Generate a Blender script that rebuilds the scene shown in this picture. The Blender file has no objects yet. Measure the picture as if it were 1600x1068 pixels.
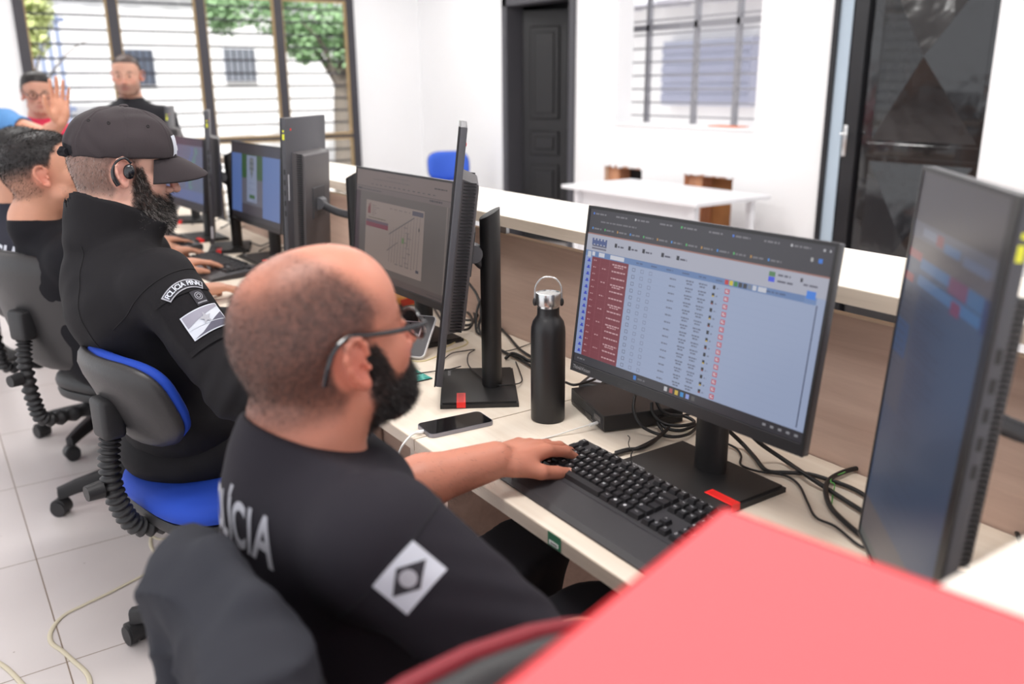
import bpy, bmesh, math, random
import numpy as np
from math import sin, cos, pi, radians, sqrt
from mathutils import Vector, Matrix, Euler
from mathutils.bvhtree import BVHTree
random.seed(7)
SC = bpy.context.scene
COL = SC.collection

# ------------------------------------------------------------------ camera, world, light, exposure
CH = 1.42
PITCH, YAW, ROLL = radians(16.418), radians(34.006), radians(-0.452)
_F = np.array([sin(YAW)*cos(PITCH), cos(YAW)*cos(PITCH), -sin(PITCH)])
_R = np.array([cos(YAW), -sin(YAW), 0.0])
_U = np.cross(_R, _F)
_R, _U = _R*cos(ROLL)+_U*sin(ROLL), _U*cos(ROLL)-_R*sin(ROLL)
cam_d = bpy.data.cameras.new('camera')
cam_d.sensor_width = 36.0
cam_d.lens = 36.0*1361.6/1600
cam_d.clip_start = 0.05
cam_d.dof.use_dof = True
cam_d.dof.focus_distance = 1.85
cam_d.dof.aperture_fstop = 2.5
cam = bpy.data.objects.new('camera', cam_d)
COL.objects.link(cam)
cam.matrix_world = Matrix(((_R[0], _U[0], -_F[0], 0), (_R[1], _U[1], -_F[1], 0), (_R[2], _U[2], -_F[2], CH), (0, 0, 0, 1)))
SC.camera = cam

world = bpy.data.worlds.new('world')
SC.world = world
world.use_nodes = True
wn = world.node_tree
wn.nodes['Background'].inputs[0].default_value = (0.94, 0.96, 1.0, 1)
wn.nodes['Background'].inputs[1].default_value = 1.6

def lamp(name, kind, loc, rot, energy, size=None, color=(1, 1, 1), sy=None):
    d = bpy.data.lights.new(name, kind)
    d.energy = energy
    d.color = color
    if kind == 'AREA':
        d.shape = 'RECTANGLE'
        d.size = size
        d.size_y = sy or size
    o = bpy.data.objects.new(name, d)
    COL.objects.link(o)
    o.location = loc
    o.rotation_euler = rot
    return o
sun = lamp('sun', 'SUN', (0, 0, 6), (radians(38), 0, radians(-25)), 7.5, color=(1, .97, .92))
sun.data.angle = radians(3)
# out-of-view ceiling fixtures added to brighten the room; housings follow further down
ADDED_CEIL_LAMPS = [(0.4, 1.2), (0.4, 3.8), (2.8, 1.6), (2.8, 4.6), (0.8, 6.6), (3.2, 7.0)]
for i, (x, y) in enumerate(ADDED_CEIL_LAMPS):
    lamp('added_ceiling_light', 'AREA', (x, y, 2.93), (0, 0, 0), 34, 1.2, (1, .985, .96), .3)

SC.view_settings.view_transform = 'Standard'
SC.view_settings.look = 'None'
SC.view_settings.gamma = 1
SC.view_settings.use_curve_mapping = False
SC.view_settings.exposure = -0.08

# ------------------------------------------------------------------ materials
def lin(c):
    return tuple(((v/12.92) if v <= .04045 else ((v+.055)/1.055)**2.4) for v in (x/255 for x in c))
MATS = {}
def mat(name, rgb, rough=.5, metal=0.0, bump=0.0, bscale=200, var=0.0, vscale=8, coat=0.0, spec=None, stretch=(1, 1, 1), emit=None, alpha=None, trans=0.0, attr=None, sss=0.0):
    if name in MATS:
        return MATS[name]
    m = bpy.data.materials.new(name)
    m.use_nodes = True
    nt = m.node_tree
    b = nt.nodes['Principled BSDF']
    c = lin(rgb)
    b.inputs['Base Color'].default_value = (*c, 1)
    b.inputs['Roughness'].default_value = rough
    b.inputs['Metallic'].default_value = metal
    b.inputs['Coat Weight'].default_value = coat
    if spec is not None:
        b.inputs['Specular IOR Level'].default_value = spec
    if sss:
        b.inputs['Subsurface Weight'].default_value = sss
        b.inputs['Subsurface Radius'].default_value = (.012, .004, .002)
        b.inputs['Subsurface Scale'].default_value = 1.0
    tc = nt.nodes.new('ShaderNodeTexCoord')
    mp = nt.nodes.new('ShaderNodeMapping')
    mp.inputs['Scale'].default_value = stretch
    nt.links.new(tc.outputs['Object'], mp.inputs['Vector'])
    base = None
    if attr:
        at = nt.nodes.new('ShaderNodeAttribute')
        at.attribute_name = attr
        base = at.outputs['Color']
        nt.links.new(base, b.inputs['Base Color'])
    if var:
        n = nt.nodes.new('ShaderNodeTexNoise')
        n.inputs['Scale'].default_value = vscale
        n.inputs['Detail'].default_value = 6
        nt.links.new(mp.outputs[0], n.inputs['Vector'])
        r = nt.nodes.new('ShaderNodeMapRange')
        r.inputs['From Min'].default_value = .3
        r.inputs['From Max'].default_value = .7
        r.inputs['To Min'].default_value = 1-var
        r.inputs['To Max'].default_value = 1+var*.6
        nt.links.new(n.outputs[0], r.inputs[0])
        mx = nt.nodes.new('ShaderNodeVectorMath')
        mx.operation = 'SCALE'
        mx.inputs[0].default_value = c
        if base is not None:
            nt.links.new(base, mx.inputs[0])
        nt.links.new(r.outputs[0], mx.inputs['Scale'])
        nt.links.new(mx.outputs[0], b.inputs['Base Color'])
    if bump:
        n2 = nt.nodes.new('ShaderNodeTexNoise')
        n2.inputs['Scale'].default_value = bscale
        n2.inputs['Detail'].default_value = 4
        nt.links.new(mp.outputs[0], n2.inputs['Vector'])
        bp = nt.nodes.new('ShaderNodeBump')
        bp.inputs['Strength'].default_value = bump
        bp.inputs['Distance'].default_value = .002
        nt.links.new(n2.outputs[0], bp.inputs['Height'])
        nt.links.new(bp.outputs[0], b.inputs['Normal'])
    if emit is not None:
        b.inputs['Emission Color'].default_value = (*c, 1)
        b.inputs['Emission Strength'].default_value = emit
        if attr:
            nt.links.new(base, b.inputs['Emission Color'])
            b.inputs['Base Color'].default_value = (.01, .01, .012, 1)
            for l in list(nt.links):
                if l.to_socket == b.inputs['Base Color']:
                    nt.links.remove(l)
    if trans:
        b.inputs['Transmission Weight'].default_value = trans
    MATS[name] = m
    return m

def wood_mat(name, c1, c2, axis):
    m = bpy.data.materials.new(name)
    m.use_nodes = True
    nt = m.node_tree
    b = nt.nodes['Principled BSDF']
    b.inputs['Roughness'].default_value = .42
    tc = nt.nodes.new('ShaderNodeTexCoord')
    mp = nt.nodes.new('ShaderNodeMapping')
    s = [9, 9, 9]
    s[axis] = .55
    mp.inputs['Scale'].default_value = s
    nt.links.new(tc.outputs['Object'], mp.inputs['Vector'])
    n = nt.nodes.new('ShaderNodeTexNoise')
    n.inputs['Scale'].default_value = 3.0
    n.inputs['Detail'].default_value = 8
    n.inputs['Roughness'].default_value = .62
    n.inputs['Distortion'].default_value = .6
    nt.links.new(mp.outputs[0], n.inputs['Vector'])
    cr = nt.nodes.new('ShaderNodeValToRGB')
    cr.color_ramp.elements[0].position = .32
    cr.color_ramp.elements[0].color = (*lin(c2), 1)
    cr.color_ramp.elements[1].position = .62
    cr.color_ramp.elements[1].color = (*lin(c1), 1)
    nt.links.new(n.outputs[0], cr.inputs[0])
    nt.links.new(cr.outputs[0], b.inputs['Base Color'])
    MATS[name] = m
    return m

# ------------------------------------------------------------------ object helpers
def tag(o, label=None, cat=None, group=None, kind=None):
    if label: o['label'] = label
    if cat: o['category'] = cat
    if group: o['group'] = group
    if kind: o['kind'] = kind
    return o
def link(name, me, parent=None, mats=()):
    o = bpy.data.objects.new(name, me)
    COL.objects.link(o)
    for m in mats:
        if m is not None and me is not None:
            me.materials.append(m)
    if parent is not None:
        o.parent = parent
    return o
def empty(name, loc, rz=0, label=None, cat=None, group=None):
    o = bpy.data.objects.new(name, None)
    COL.objects.link(o)
    o.location = loc
    o.rotation_euler = (0, 0, rz)
    o.empty_display_size = .05
    return tag(o, label, cat, group)
def copy_tree(o, parent=None):
    c = o.copy()
    COL.objects.link(c)
    if parent is not None:
        c.parent = parent
    for ch in list(o.children):
        copy_tree(ch, c)
    return c

class MB:
    """collects shapes, builds one mesh object"""
    def __init__(s):
        s.bm = bmesh.new()
        s.mi = 0
    def _fin(s, ret, M=None):
        vs = ret['verts']
        if M is not None:
            bmesh.ops.transform(s.bm, matrix=M, verts=vs)
        fs = set()
        for v in vs:
            for f in v.link_faces:
                fs.add(f)
        for f in fs:
            f.material_index = s.mi
        return vs
    def box(s, lo, hi, M=None, bevel=0, seg=2):
        lo, hi = Vector(lo), Vector(hi)
        r = bmesh.ops.create_cube(s.bm, size=1)
        vs = r['verts']
        bmesh.ops.transform(s.bm, matrix=Matrix.Translation((lo+hi)/2) @ Matrix.Diagonal((*(hi-lo), 1)), verts=vs)
        if bevel:
            es = {e for v in vs for e in v.link_edges}
            rr = bmesh.ops.bevel(s.bm, geom=list(es), offset=bevel, segments=seg, profile=.5, affect='EDGES')
            vs = list({v for f in rr['faces'] for v in f.verts} | {v for v in vs if v.is_valid})
        return s._fin({'verts': vs}, M)
    def cyl(s, a, b, r0, r1=None, seg=24, cap=True):
        a, b = Vector(a), Vector(b)
        d = b-a
        r1 = r0 if r1 is None else r1
        r = bmesh.ops.create_cone(s.bm, cap_ends=cap, cap_tris=False, segments=seg, radius1=r0, radius2=r1, depth=d.length)
        q = Vector((0, 0, 1)).rotation_difference(d.normalized())
        return s._fin(r, Matrix.Translation((a+b)/2) @ q.to_matrix().to_4x4())
    def sph(s, c, r, seg=20, M=None):
        rr = bmesh.ops.create_uvsphere(s.bm, u_segments=seg, v_segments=max(6, seg//2), radius=1)
        r = (r, r, r) if isinstance(r, (int, float)) else r
        T = Matrix.Translation(Vector(c)) @ (M or Matrix.Identity(4)) @ Matrix.Diagonal((*r, 1))
        return s._fin(rr, T)
    def quad(s, pts):
        vs = [s.bm.verts.new(p) for p in pts]
        f = s.bm.faces.new(vs)
        f.material_index = s.mi
        return f
    def prism(s, pts, z0, z1, M=None):
        lo = [s.bm.verts.new((p[0], p[1], z0)) for p in pts]
        hi = [s.bm.verts.new((p[0], p[1], z1)) for p in pts]
        n = len(pts)
        fs = [s.bm.faces.new(lo[::-1]), s.bm.faces.new(hi)]
        for i in range(n):
            fs.append(s.bm.faces.new((lo[i], lo[(i+1) % n], hi[(i+1) % n], hi[i])))
        for f in fs:
            f.material_index = s.mi
        if M is not None:
            bmesh.ops.transform(s.bm, matrix=M, verts=lo+hi)
        return lo+hi
    def lathe(s, prof, seg=40, M=None):
        rings = []
        vs = []
        for r, z in prof:
            if r < 1e-6:
                ring = [s.bm.verts.new((0, 0, z))]
            else:
                ring = [s.bm.verts.new((r*cos(2*pi*i/seg), r*sin(2*pi*i/seg), z)) for i in range(seg)]
            rings.append(ring)
            vs += ring
        for a, b in zip(rings, rings[1:]):
            for i in range(seg):
                j = (i+1) % seg
                if len(a) == 1 and len(b) == 1:
                    continue
                if len(a) == 1:
                    f = s.bm.faces.new((a[0], b[j], b[i]))
                elif len(b) == 1:
                    f = s.bm.faces.new((a[i], a[j], b[0]))
                else:
                    f = s.bm.faces.new((a[i], a[j], b[j], b[i]))
                f.material_index = s.mi
        if M is not None:
            bmesh.ops.transform(s.bm, matrix=M, verts=vs)
        return vs
    def tube(s, pts, r, seg=8, closed=False, smooth=4, flat=1.0):
        P = catmull([Vector(p) for p in pts], smooth, closed) if smooth > 1 else [Vector(p) for p in pts]
        n = len(P)
        rr = r if callable(r) else (lambda t: r)
        up = None
        rings = []
        for i, p in enumerate(P):
            if closed:
                t = (P[(i+1) % n]-P[i-1])
            else:
                t = P[min(i+1, n-1)]-P[max(i-1, 0)]
            if t.length < 1e-9:
                t = Vector((0, 0, 1))
            t.normalize()
            if up is None:
                up = t.orthogonal().normalized() if abs(t.z) > .9 else (Vector((0, 0, 1))-t*t.z).normalized()
            up = (up-t*up.dot(t))
            up = up.normalized() if up.length > 1e-6 else t.orthogonal().normalized()
            w = t.cross(up)
            R = rr(i/max(1, n-1))
            rings.append([s.bm.verts.new(p+up*(R*flat*cos(2*pi*k/seg))+w*(R*sin(2*pi*k/seg))) for k in range(seg)])
        m = n if closed else n-1
        for i in range(m):
            a, b = rings[i], rings[(i+1) % n]
            for k in range(seg):
                f = s.bm.faces.new((a[k], a[(k+1) % seg], b[(k+1) % seg], b[k]))
                f.material_index = s.mi
        if not closed:
            s.bm.faces.new(rings[0][::-1]).material_index = s.mi
            s.bm.faces.new(rings[-1]).material_index = s.mi
        return [v for r_ in rings for v in r_]
    def build(s, name, mats, parent=None, smooth=False, M=None):
        if M is not None:
            bmesh.ops.transform(s.bm, matrix=M, verts=s.bm.verts)
        bmesh.ops.recalc_face_normals(s.bm, faces=s.bm.faces)
        me = bpy.data.meshes.new(name)
        s.bm.to_mesh(me)
        s.bm.free()
        if not isinstance(mats, (list, tuple)):
            mats = [mats]
        o = link(name, me, parent, mats)
        if smooth:
            me.shade_smooth()
            if smooth != 'full':
                me.set_sharp_from_angle(angle=radians(38))
        return o

def catmull(P, k, closed=False):
    n = len(P)
    if n < 3 and not closed:
        return [P[0].lerp(P[1], i/k) for i in range(k+1)]
    out = []
    m = n if closed else n-1
    for i in range(m):
        if closed:
            p0, p1, p2, p3 = P[i-1], P[i], P[(i+1) % n], P[(i+2) % n]
        else:
            p0, p1, p2, p3 = P[max(i-1, 0)], P[i], P[i+1], P[min(i+2, n-1)]
        for j in range(k):
            t = j/k
            out.append(.5*((2*p1)+(p2-p0)*t+(2*p0-5*p1+4*p2-p3)*t*t+(3*p1-p0-3*p2+p3)*t**3))
    if not closed:
        out.append(P[-1])
    return out

def text_bm(txt, size, depth=0.0, bold=False, sx=1.0, align='CENTER'):
    """flat (or thick) lettering as mesh data in the xy plane"""
    cu = bpy.data.curves.new('lettering', 'FONT')
    cu.body = txt
    cu.size = size
    cu.align_x = align
    cu.align_y = 'CENTER'
    cu.extrude = depth
    if bold:
        cu.offset = size*.022
    o = bpy.data.objects.new('lettering', cu)
    COL.objects.link(o)
    dg = bpy.context.evaluated_depsgraph_get()
    dg.update()
    me = bpy.data.meshes.new_from_object(o.evaluated_get(dg))
    bpy.data.objects.remove(o)
    bpy.data.curves.remove(cu)
    if sx != 1:
        me.transform(Matrix.Diagonal((sx, 1, 1, 1)))
    return me
def add_text(mb, txt, size, M, bold=False, sx=1.0, align='CENTER', depth=0.0):
    me = text_bm(txt, size, depth, bold, sx, align)
    me.transform(M)
    n0 = len(mb.bm.faces)
    mb.bm.from_mesh(me)
    mb.bm.faces.ensure_lookup_table()
    for f in mb.bm.faces[n0:]:
        f.material_index = mb.mi
    bpy.data.meshes.remove(me)
def text_obj(name, txt, size, M, m, parent, bold=False, sx=1.0, align='CENTER'):
    me = text_bm(txt, size, 0, bold, sx, align)
    me.transform(M)
    return link(name, me, parent, [m])
def frameM(c, x, y, z=None):
    x, y = Vector(x).normalized(), Vector(y).normalized()
    z = x.cross(y).normalized() if z is None else Vector(z)
    M = Matrix.Identity(4)
    for i in range(3):
        M[i][0], M[i][1], M[i][2], M[i][3] = x[i], y[i], z[i], c[i]
    return M

black = mat('black_plastic', (34, 33, 35), .42, bump=.15, bscale=900)
black_matte = mat('black_matte_metal', (30, 29, 30), .5, bump=.1, bscale=1200)
dark_grey = mat('dark_grey_plastic', (66, 65, 68), .45, bump=.15, bscale=700)
rubber = mat('black_cable_rubber', (24, 23, 24), .45)
red_plastic = mat('red_plastic', (238, 40, 36), .35)
white_plastic = mat('white_plastic', (240, 240, 238), .35)
chrome = mat('brushed_steel', (205, 205, 205), .25, 1.0)
white_wall = mat('white_wall_paint', (240, 240, 241), .75, bump=.12, bscale=60, var=.015, vscale=2)
# ------------------------------------------------------------------ signed-distance modelling of bodies and cloth
class SDF:
    def __init__(s):
        s.P = []
    def add(s, kind, bc, br, k, op, **d):
        s.P.append(dict(kind=kind, bc=np.array(bc, float), br=br, k=k, op=op, **d))
    def ell(s, c, r, R=None, k=.02, op='u'):
        R = np.eye(3) if R is None else np.array(R)
        r = np.array([r]*3 if isinstance(r, (int, float)) else r, float)
        s.add('e', c, float(max(r)), k, op, c=np.array(c, float), r=r, R=R)
    def cone(s, a, b, ra, rb=None, k=.02, op='u', sq=None, sqd=None):
        a, b = np.array(a, float), np.array(b, float)
        rb = ra if rb is None else rb
        s.add('c', (a+b)/2, np.linalg.norm(b-a)/2+max(ra, rb), k, op, a=a, b=b, ra=ra, rb=rb, sq=sq, sqd=None if sqd is None else np.array(sqd, float)/np.linalg.norm(sqd))
    def chain(s, pts, rs, k=.02, op='u', **kw):
        for i in range(len(pts)-1):
            s.cone(pts[i], pts[i+1], rs[i], rs[i+1], k if i == 0 else min(k, .015), op, **kw)
    def box(s, c, h, R=None, rad=.005, k=.01, op='u'):
        R = np.eye(3) if R is None else np.array(R)
        h = np.array(h, float)
        s.add('b', c, float(np.linalg.norm(h)), k, op, c=np.array(c, float), h=h, R=R, rad=rad)
    def cut(s, c, n, k=.004):
        n = np.array(n, float)
        s.add('p', c, 1e9, k, 'i', c=np.array(c, float), n=n/np.linalg.norm(n))
    def disp(s, f):
        s.add('f', (0, 0, 0), 1e9, 0, 'd', f=f)
    def ev(s, p, idx=None):
        d = np.full(len(p), 9.0)
        for i, q in enumerate(s.P):
            if idx is not None and i not in idx:
                continue
            kd = q['kind']
            if kd == 'e':
                l = (p-q['c']) @ q['R']
                k0 = np.sqrt(((l/q['r'])**2).sum(1))
                k1 = np.sqrt(((l/q['r']**2)**2).sum(1))+1e-9
                v = k0*(k0-1)/k1
                v = np.where(k0 < 1e-3, -q['r'].min(), v)
            elif kd == 'c':
                pa = p-q['a']
                ba = q['b']-q['a']
                if q['sq']:
                    # flattened limb: squash along a direction
                    w = q['sqd']
                    pa = pa+np.outer(pa @ w, w)*(q['sq']-1)
                    ba = ba+w*(ba @ w)*(q['sq']-1)
                h = np.clip(pa @ ba/(ba @ ba), 0, 1)
                v = np.linalg.norm(pa-h[:, None]*ba, axis=1)-(q['ra']+(q['rb']-q['ra'])*h)
                if q['sq'] and q['sq'] > 1:
                    v = v/q['sq']**.5
            elif kd == 'b':
                l = np.abs((p-q['c']) @ q['R'])-(q['h']-q['rad'])
                v = np.linalg.norm(np.maximum(l, 0), axis=1)+np.minimum(l.max(1), 0)-q['rad']
            elif kd == 'p':
                v = (p-q['c']) @ q['n']
            elif kd == 'f':
                d = d+q['f'](p)
                continue
            k = q['k']
            if q['op'] == 'u':
                h = np.clip(.5+.5*(d-v)/k, 0, 1)
                d = d*(1-h)+v*h-k*h*(1-h)
            elif q['op'] == 's':
                h = np.clip(.5-.5*(d+v)/k, 0, 1)
                d = d*(1-h)-v*h+k*h*(1-h)
            elif q['op'] == 'i':
                h = np.clip(.5-.5*(d-v)/k, 0, 1)
                d = d*(1-h)+v*h+k*h*(1-h)
        return d
    def mesh(s, h, B=14):
        un = [q for q in s.P if q['op'] == 'u']
        lo = np.min([q['bc']-q['br'] for q in un], axis=0)-3*h
        hi = np.max([q['bc']+q['br'] for q in un], axis=0)+3*h
        nb = np.ceil((hi-lo)/(h*B)).astype(int)
        N = nb*B+2
        g = np.stack(np.meshgrid(*[np.arange(n) for n in nb], indexing='ij'), -1).reshape(-1, 3)
        cen = lo+(g+.5)*B*h
        rb = B*h*.87
        dc = s.ev(cen)
        keep = g[np.abs(dc) < rb*2.0+.02]
        loc = np.stack(np.meshgrid(*[np.arange(-1, B+1)]*3, indexing='ij'), -1).reshape(-1, 3)
        n1 = B+2
        AV, AI, Q = [], [], []
        bcs = np.array([q['bc'] for q in s.P]); brs = np.array([q['br'] for q in s.P]); ks = np.array([q['k'] for q in s.P])
        isu = np.array([q['op'] == 'u' for q in s.P])
        for gb in keep:
            c = lo+(gb+.5)*B*h
            near = np.linalg.norm(bcs-c, axis=1)-brs < rb+ks+.012+h*2
            if not (near & isu).any():
                continue
            idx = set(np.nonzero(near)[0])
            gi = loc+gb*B
            d = s.ev(lo+gi*h, idx).reshape(n1, n1, n1)
            if d.min() > 0 or d.max() < 0:
                continue
            # cells with corner nodes local 0..n1-2 (global gb*B-1 ..)
            ins = d < 0
            co = [(i, j, k) for i in (0, 1) for j in (0, 1) for k in (0, 1)]
            sl = lambda A, o: A[o[0]:n1-1+o[0], o[1]:n1-1+o[1], o[2]:n1-1+o[2]]
            cnt = sum(sl(ins, o).astype(int) for o in co)
            act = (cnt > 0) & (cnt < 8)
            # only cells owned by this block (local index 1..B -> global gb*B .. gb*B+B-1)
            own = np.zeros_like(act); own[1:, 1:, 1:] = True
            own &= act
            ii = np.argwhere(own)
            if len(ii):
                acc = np.zeros((len(ii), 3)); wsum = np.zeros(len(ii))
                cv = np.array([d[ii[:, 0]+o[0], ii[:, 1]+o[1], ii[:, 2]+o[2]] for o in co])
                for a in range(8):
                    for b in range(a+1, 8):
                        df = np.array(co[b])-np.array(co[a])
                        if np.abs(df).sum() != 1:
                            continue
                        va, vb = cv[a], cv[b]
                        m = (va < 0) != (vb < 0)
                        t = np.where(m, va/np.where(m, va-vb, 1), 0)
                        pt = np.array(co[a])+t[:, None]*df
                        acc += pt*m[:, None]; wsum += m
                pos = lo+(ii-1+gb*B+acc/wsum[:, None])*h
                gid = ii-1+gb*B+1
                AV.append(pos)
                AI.append((gid[:, 0]*(N[1]+2)+gid[:, 1])*(N[2]+2)+gid[:, 2])
            # edges starting at local node 1..B
            for ax in range(3):
                e0 = ins[1:B+1, 1:B+1, 1:B+1]
                s2 = [slice(1, B+1)]*3
                s2[ax] = slice(2, B+2)
                e1 = ins[tuple(s2)]
                m = np.argwhere(e0 != e1)
                if not len(m):
                    continue
                flip = e0[m[:, 0], m[:, 1], m[:, 2]]
                gm = m+gb*B+1
                u, v = [(1, 2), (2, 0), (0, 1)][ax]
                q = []
                for (a, b) in ((0, 0), (-1, 0), (-1, -1), (0, -1)):
                    t = gm.copy(); t[:, u] += a; t[:, v] += b
                    q.append((t[:, 0]*(N[1]+2)+t[:, 1])*(N[2]+2)+t[:, 2])
                q = np.stack(q, 1)
                q[~flip] = q[~flip][:, ::-1]
                Q.append(q)
        V = np.concatenate(AV); I = np.concatenate(AI); Q = np.concatenate(Q)
        o = np.argsort(I); I = I[o]; V = V[o]
        J = np.searchsorted(I, Q)
        J = np.clip(J, 0, len(I)-1)
        ok = (I[J] == Q).all(1)
        return V, J[ok]

def keep_main(V, Fq, frac=.002):
    """drop tiny loose islands"""
    n = len(V)
    lab = np.arange(n)
    for _ in range(400):
        m = lab[Fq].min(1)
        new = lab.copy()
        for k in range(4):
            np.minimum.at(new, Fq[:, k], m)
        new = new[new]
        if (new == lab).all():
            break
        lab = new
    cnt = np.bincount(lab, minlength=n)
    ok = cnt[lab] > frac*n
    f = ok[Fq].all(1)
    mp = np.cumsum(ok)-1
    return V[ok], mp[Fq[f]]

def relax(V, Fq, it=2, lam=.5):
    n = len(V)
    E = np.concatenate([Fq[:, [0, 1]], Fq[:, [1, 2]], Fq[:, [2, 3]], Fq[:, [3, 0]]])
    E = np.concatenate([E, E[:, ::-1]])
    cnt = np.bincount(E[:, 0], minlength=n)[:, None].astype(float)
    for _ in range(it):
        for l in (lam, -lam*1.02):
            A = np.stack([np.bincount(E[:, 0], weights=V[E[:, 1], i], minlength=n) for i in range(3)], 1)/np.maximum(cnt, 1)
            V = V+l*(A-V)
    return V

def np_mesh(name, V, Fq, col=None):
    me = bpy.data.meshes.new(name)
    me.vertices.add(len(V)); me.vertices.foreach_set('co', V.astype(np.float32).ravel())
    me.loops.add(Fq.size); me.loops.foreach_set('vertex_index', Fq.astype(np.int32).ravel())
    me.polygons.add(len(Fq)); me.polygons.foreach_set('loop_start', np.arange(0, Fq.size, Fq.shape[1], dtype=np.int32))
    me.update(calc_edges=True)
    me.polygons.foreach_set('use_smooth', np.ones(len(Fq), bool))
    if col is not None:
        a = me.color_attributes.new('tint', 'FLOAT_COLOR', 'POINT')
        c = np.concatenate([col, np.ones((len(V), 1))], 1).astype(np.float32)
        a.data.foreach_set('color', c.ravel())
    return me

def vnormals(V, Fq):
    a, b, c, d = (V[Fq[:, i]] for i in range(4))
    fn = np.cross(c-a, d-b)
    N = np.zeros_like(V)
    for k in range(4):
        for i in range(3):
            N[:, i] += np.bincount(Fq[:, k], weights=fn[:, i], minlength=len(V))
    return N/(np.linalg.norm(N, axis=1)[:, None]+1e-12)

def folds(seed, amp, freqs=(14, 30), n=5, stretch=(1, 1, 1)):
    rng = np.random.default_rng(seed)
    W = []
    for i in range(n):
        v = rng.normal(size=3)*np.array(stretch)
        v /= np.linalg.norm(v)
        W.append((v*rng.uniform(*freqs), rng.uniform(0, 6.28), rng.normal(size=3)*6, rng.uniform(0, 6.28)))
    def f(p):
        o = 0
        for v, ph, w2, p2 in W:
            x = np.sin(p @ v+ph+1.4*np.sin(p @ w2+p2))
            o = o+np.maximum(x, -.3)**2*np.sign(x)
        return o*amp/n*1.6
    return f

# ---- frames
def rotm(fwd, up=(0, 0, 1)):
    """columns: x forward, y left, z up"""
    x = np.array(fwd, float); x /= np.linalg.norm(x)
    z = np.array(up, float); z = z-x*(z @ x); z /= np.linalg.norm(z)
    y = np.cross(z, x)
    return np.stack([x, y, z], 1)
def head_rot(yaw, pit, roll=0):
    """yaw deg ccw from +X, pit>0 looks down"""
    y, p, r = radians(yaw), radians(pit), radians(roll)
    Rz = np.array([[cos(y), -sin(y), 0], [sin(y), cos(y), 0], [0, 0, 1]])
    Ry = np.array([[cos(p), 0, sin(p)], [0, 1, 0], [-sin(p), 0, cos(p)]])
    Rx = np.array([[1, 0, 0], [0, cos(r), -sin(r)], [0, sin(r), cos(r)]])
    return Rz @ Ry @ Rx

def head_sdf(S, c, R, s=1.0, neck=None, neck_r=.058, jaw=1.0, fat=0.0, nose=1.0, fem=False):
    T = lambda x, y, z: np.array(c)+R @ (np.array([x, y, z])*s)
    E = lambda p, r, k=.02, op='u', Rl=None: S.ell(T(*p), np.array(r)*s, R if Rl is None else R @ Rl, k, op)
    C = lambda a, b, ra, rb=None, k=.01, op='u': S.cone(T(*a), T(*b), ra*s, (ra if rb is None else rb)*s, k, op)
    E((-.018, 0, .030), (.098, .077, .086))
    E((-.045, 0, .000), (.062, .064, .062), .03)
    E((.030, 0, .038), (.060, .066, .064), .03)
    E((.036, 0, -.030), (.052, .060, .070), .03)
    E((.030, 0, -.074), (.056*jaw, .052*jaw, .036), .025)
    E((.074, 0, -.098), (.022, .024, .018), .02)
    E((.066, 0, -.062), (.034, .032, .032), .02)
    for y in (1, -1):
        E((.058, y*.040, -.030), (.026, .022, .022), .02)
        C((.020, y*.050, -.070), (.060, y*.024, -.098), .018, .014, .02)
        C((.086, y*.012, .014), (.074, y*.040, .016), .0085, .007, .010)
        E((.098, y*.030, -.004), (.015, .017, .012), .010, 's')
        E((.0755, y*.031, -.005), (.0138, .0140, .0125), .002)
        C((.0860, y*.018, .0045), (.0830, y*.044, .0020), .0045, .0035, .003)
        C((.0865, y*.019, -.0135), (.0820, y*.043, -.0120), .0036, .003, .003)
    nz = .116*nose
    C((.090, 0, .010), (nz-.006, 0, -.032), .0062, .0090, .010)
    E((nz-.004, 0, -.038), (.012, .0105, .0100), .006)
    for y in (1, -1):
        E((.098, y*.0130, -.042), (.0105, .0070, .0080), .005)
        E((.1035, y*.0070, -.049), (.0040, .0028, .0030), .002, 's')
    C((.0965, -.010, -.0660), (.0965, .010, -.0660), .0050, .0050, .005)
    C((.0930, -.022, -.0690), (.0930, .022, -.0690), .0036, .0036, .005)
    C((.0935, -.012, -.0775), (.0935, .012, -.0775), .0058, .0058, .005)
    C((.1015, -.024, -.0710), (.1015, .024, -.0710), .0020, .0020, .002, 's')
    # ears
    for y in (1, -1):
        def Ep(x, z, o=0.0):
            return (x, y*(.0780+o), z)
        E(Ep(-.010, -.012, .000), (.0150, .0070, .0270), .008)
        rim = [(.004, .002), (.003, .013), (-.004, .0225), (-.014, .0260), (-.0245, .0205), (-.0285, .008), (-.0260, -.006), (-.0200, -.019), (-.0120, -.031)]
        pr = [Ep(a, b-.002, .006+.010*min(1, max(0, (-a)/.028))) for a, b in rim]
        for a, b in zip(pr, pr[1:]):
            C(a, b, .0036, .0036, .0035)
        E(Ep(-.0055, -.0335, .006), (.0080, .0050, .0095), .006)
        E(Ep(-.0125, -.008, .010), (.0105, .0055, .0170), .004, 's')
        E(Ep(.0010, -.015, .008), (.0040, .0040, .0050), .003)
        E(Ep(-.0045, -.014, .006), (.0038, .0060, .0042), .002, 's')
    if neck is not None:
        S.cone(T(-.030, 0, -.045), neck, neck_r*s*.98, neck_r*1.08, .03)
        S.cone(T(.025, 0, -.075), neck+R @ np.array([.03, 0, .02]), .036*s, .046, .03)
        if fat:
            E((-.078, 0, -.062), (.028, .048, .016), .02)
            E((-.074, 0, -.100), (.030, .052, .018), .02)
    return T

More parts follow.
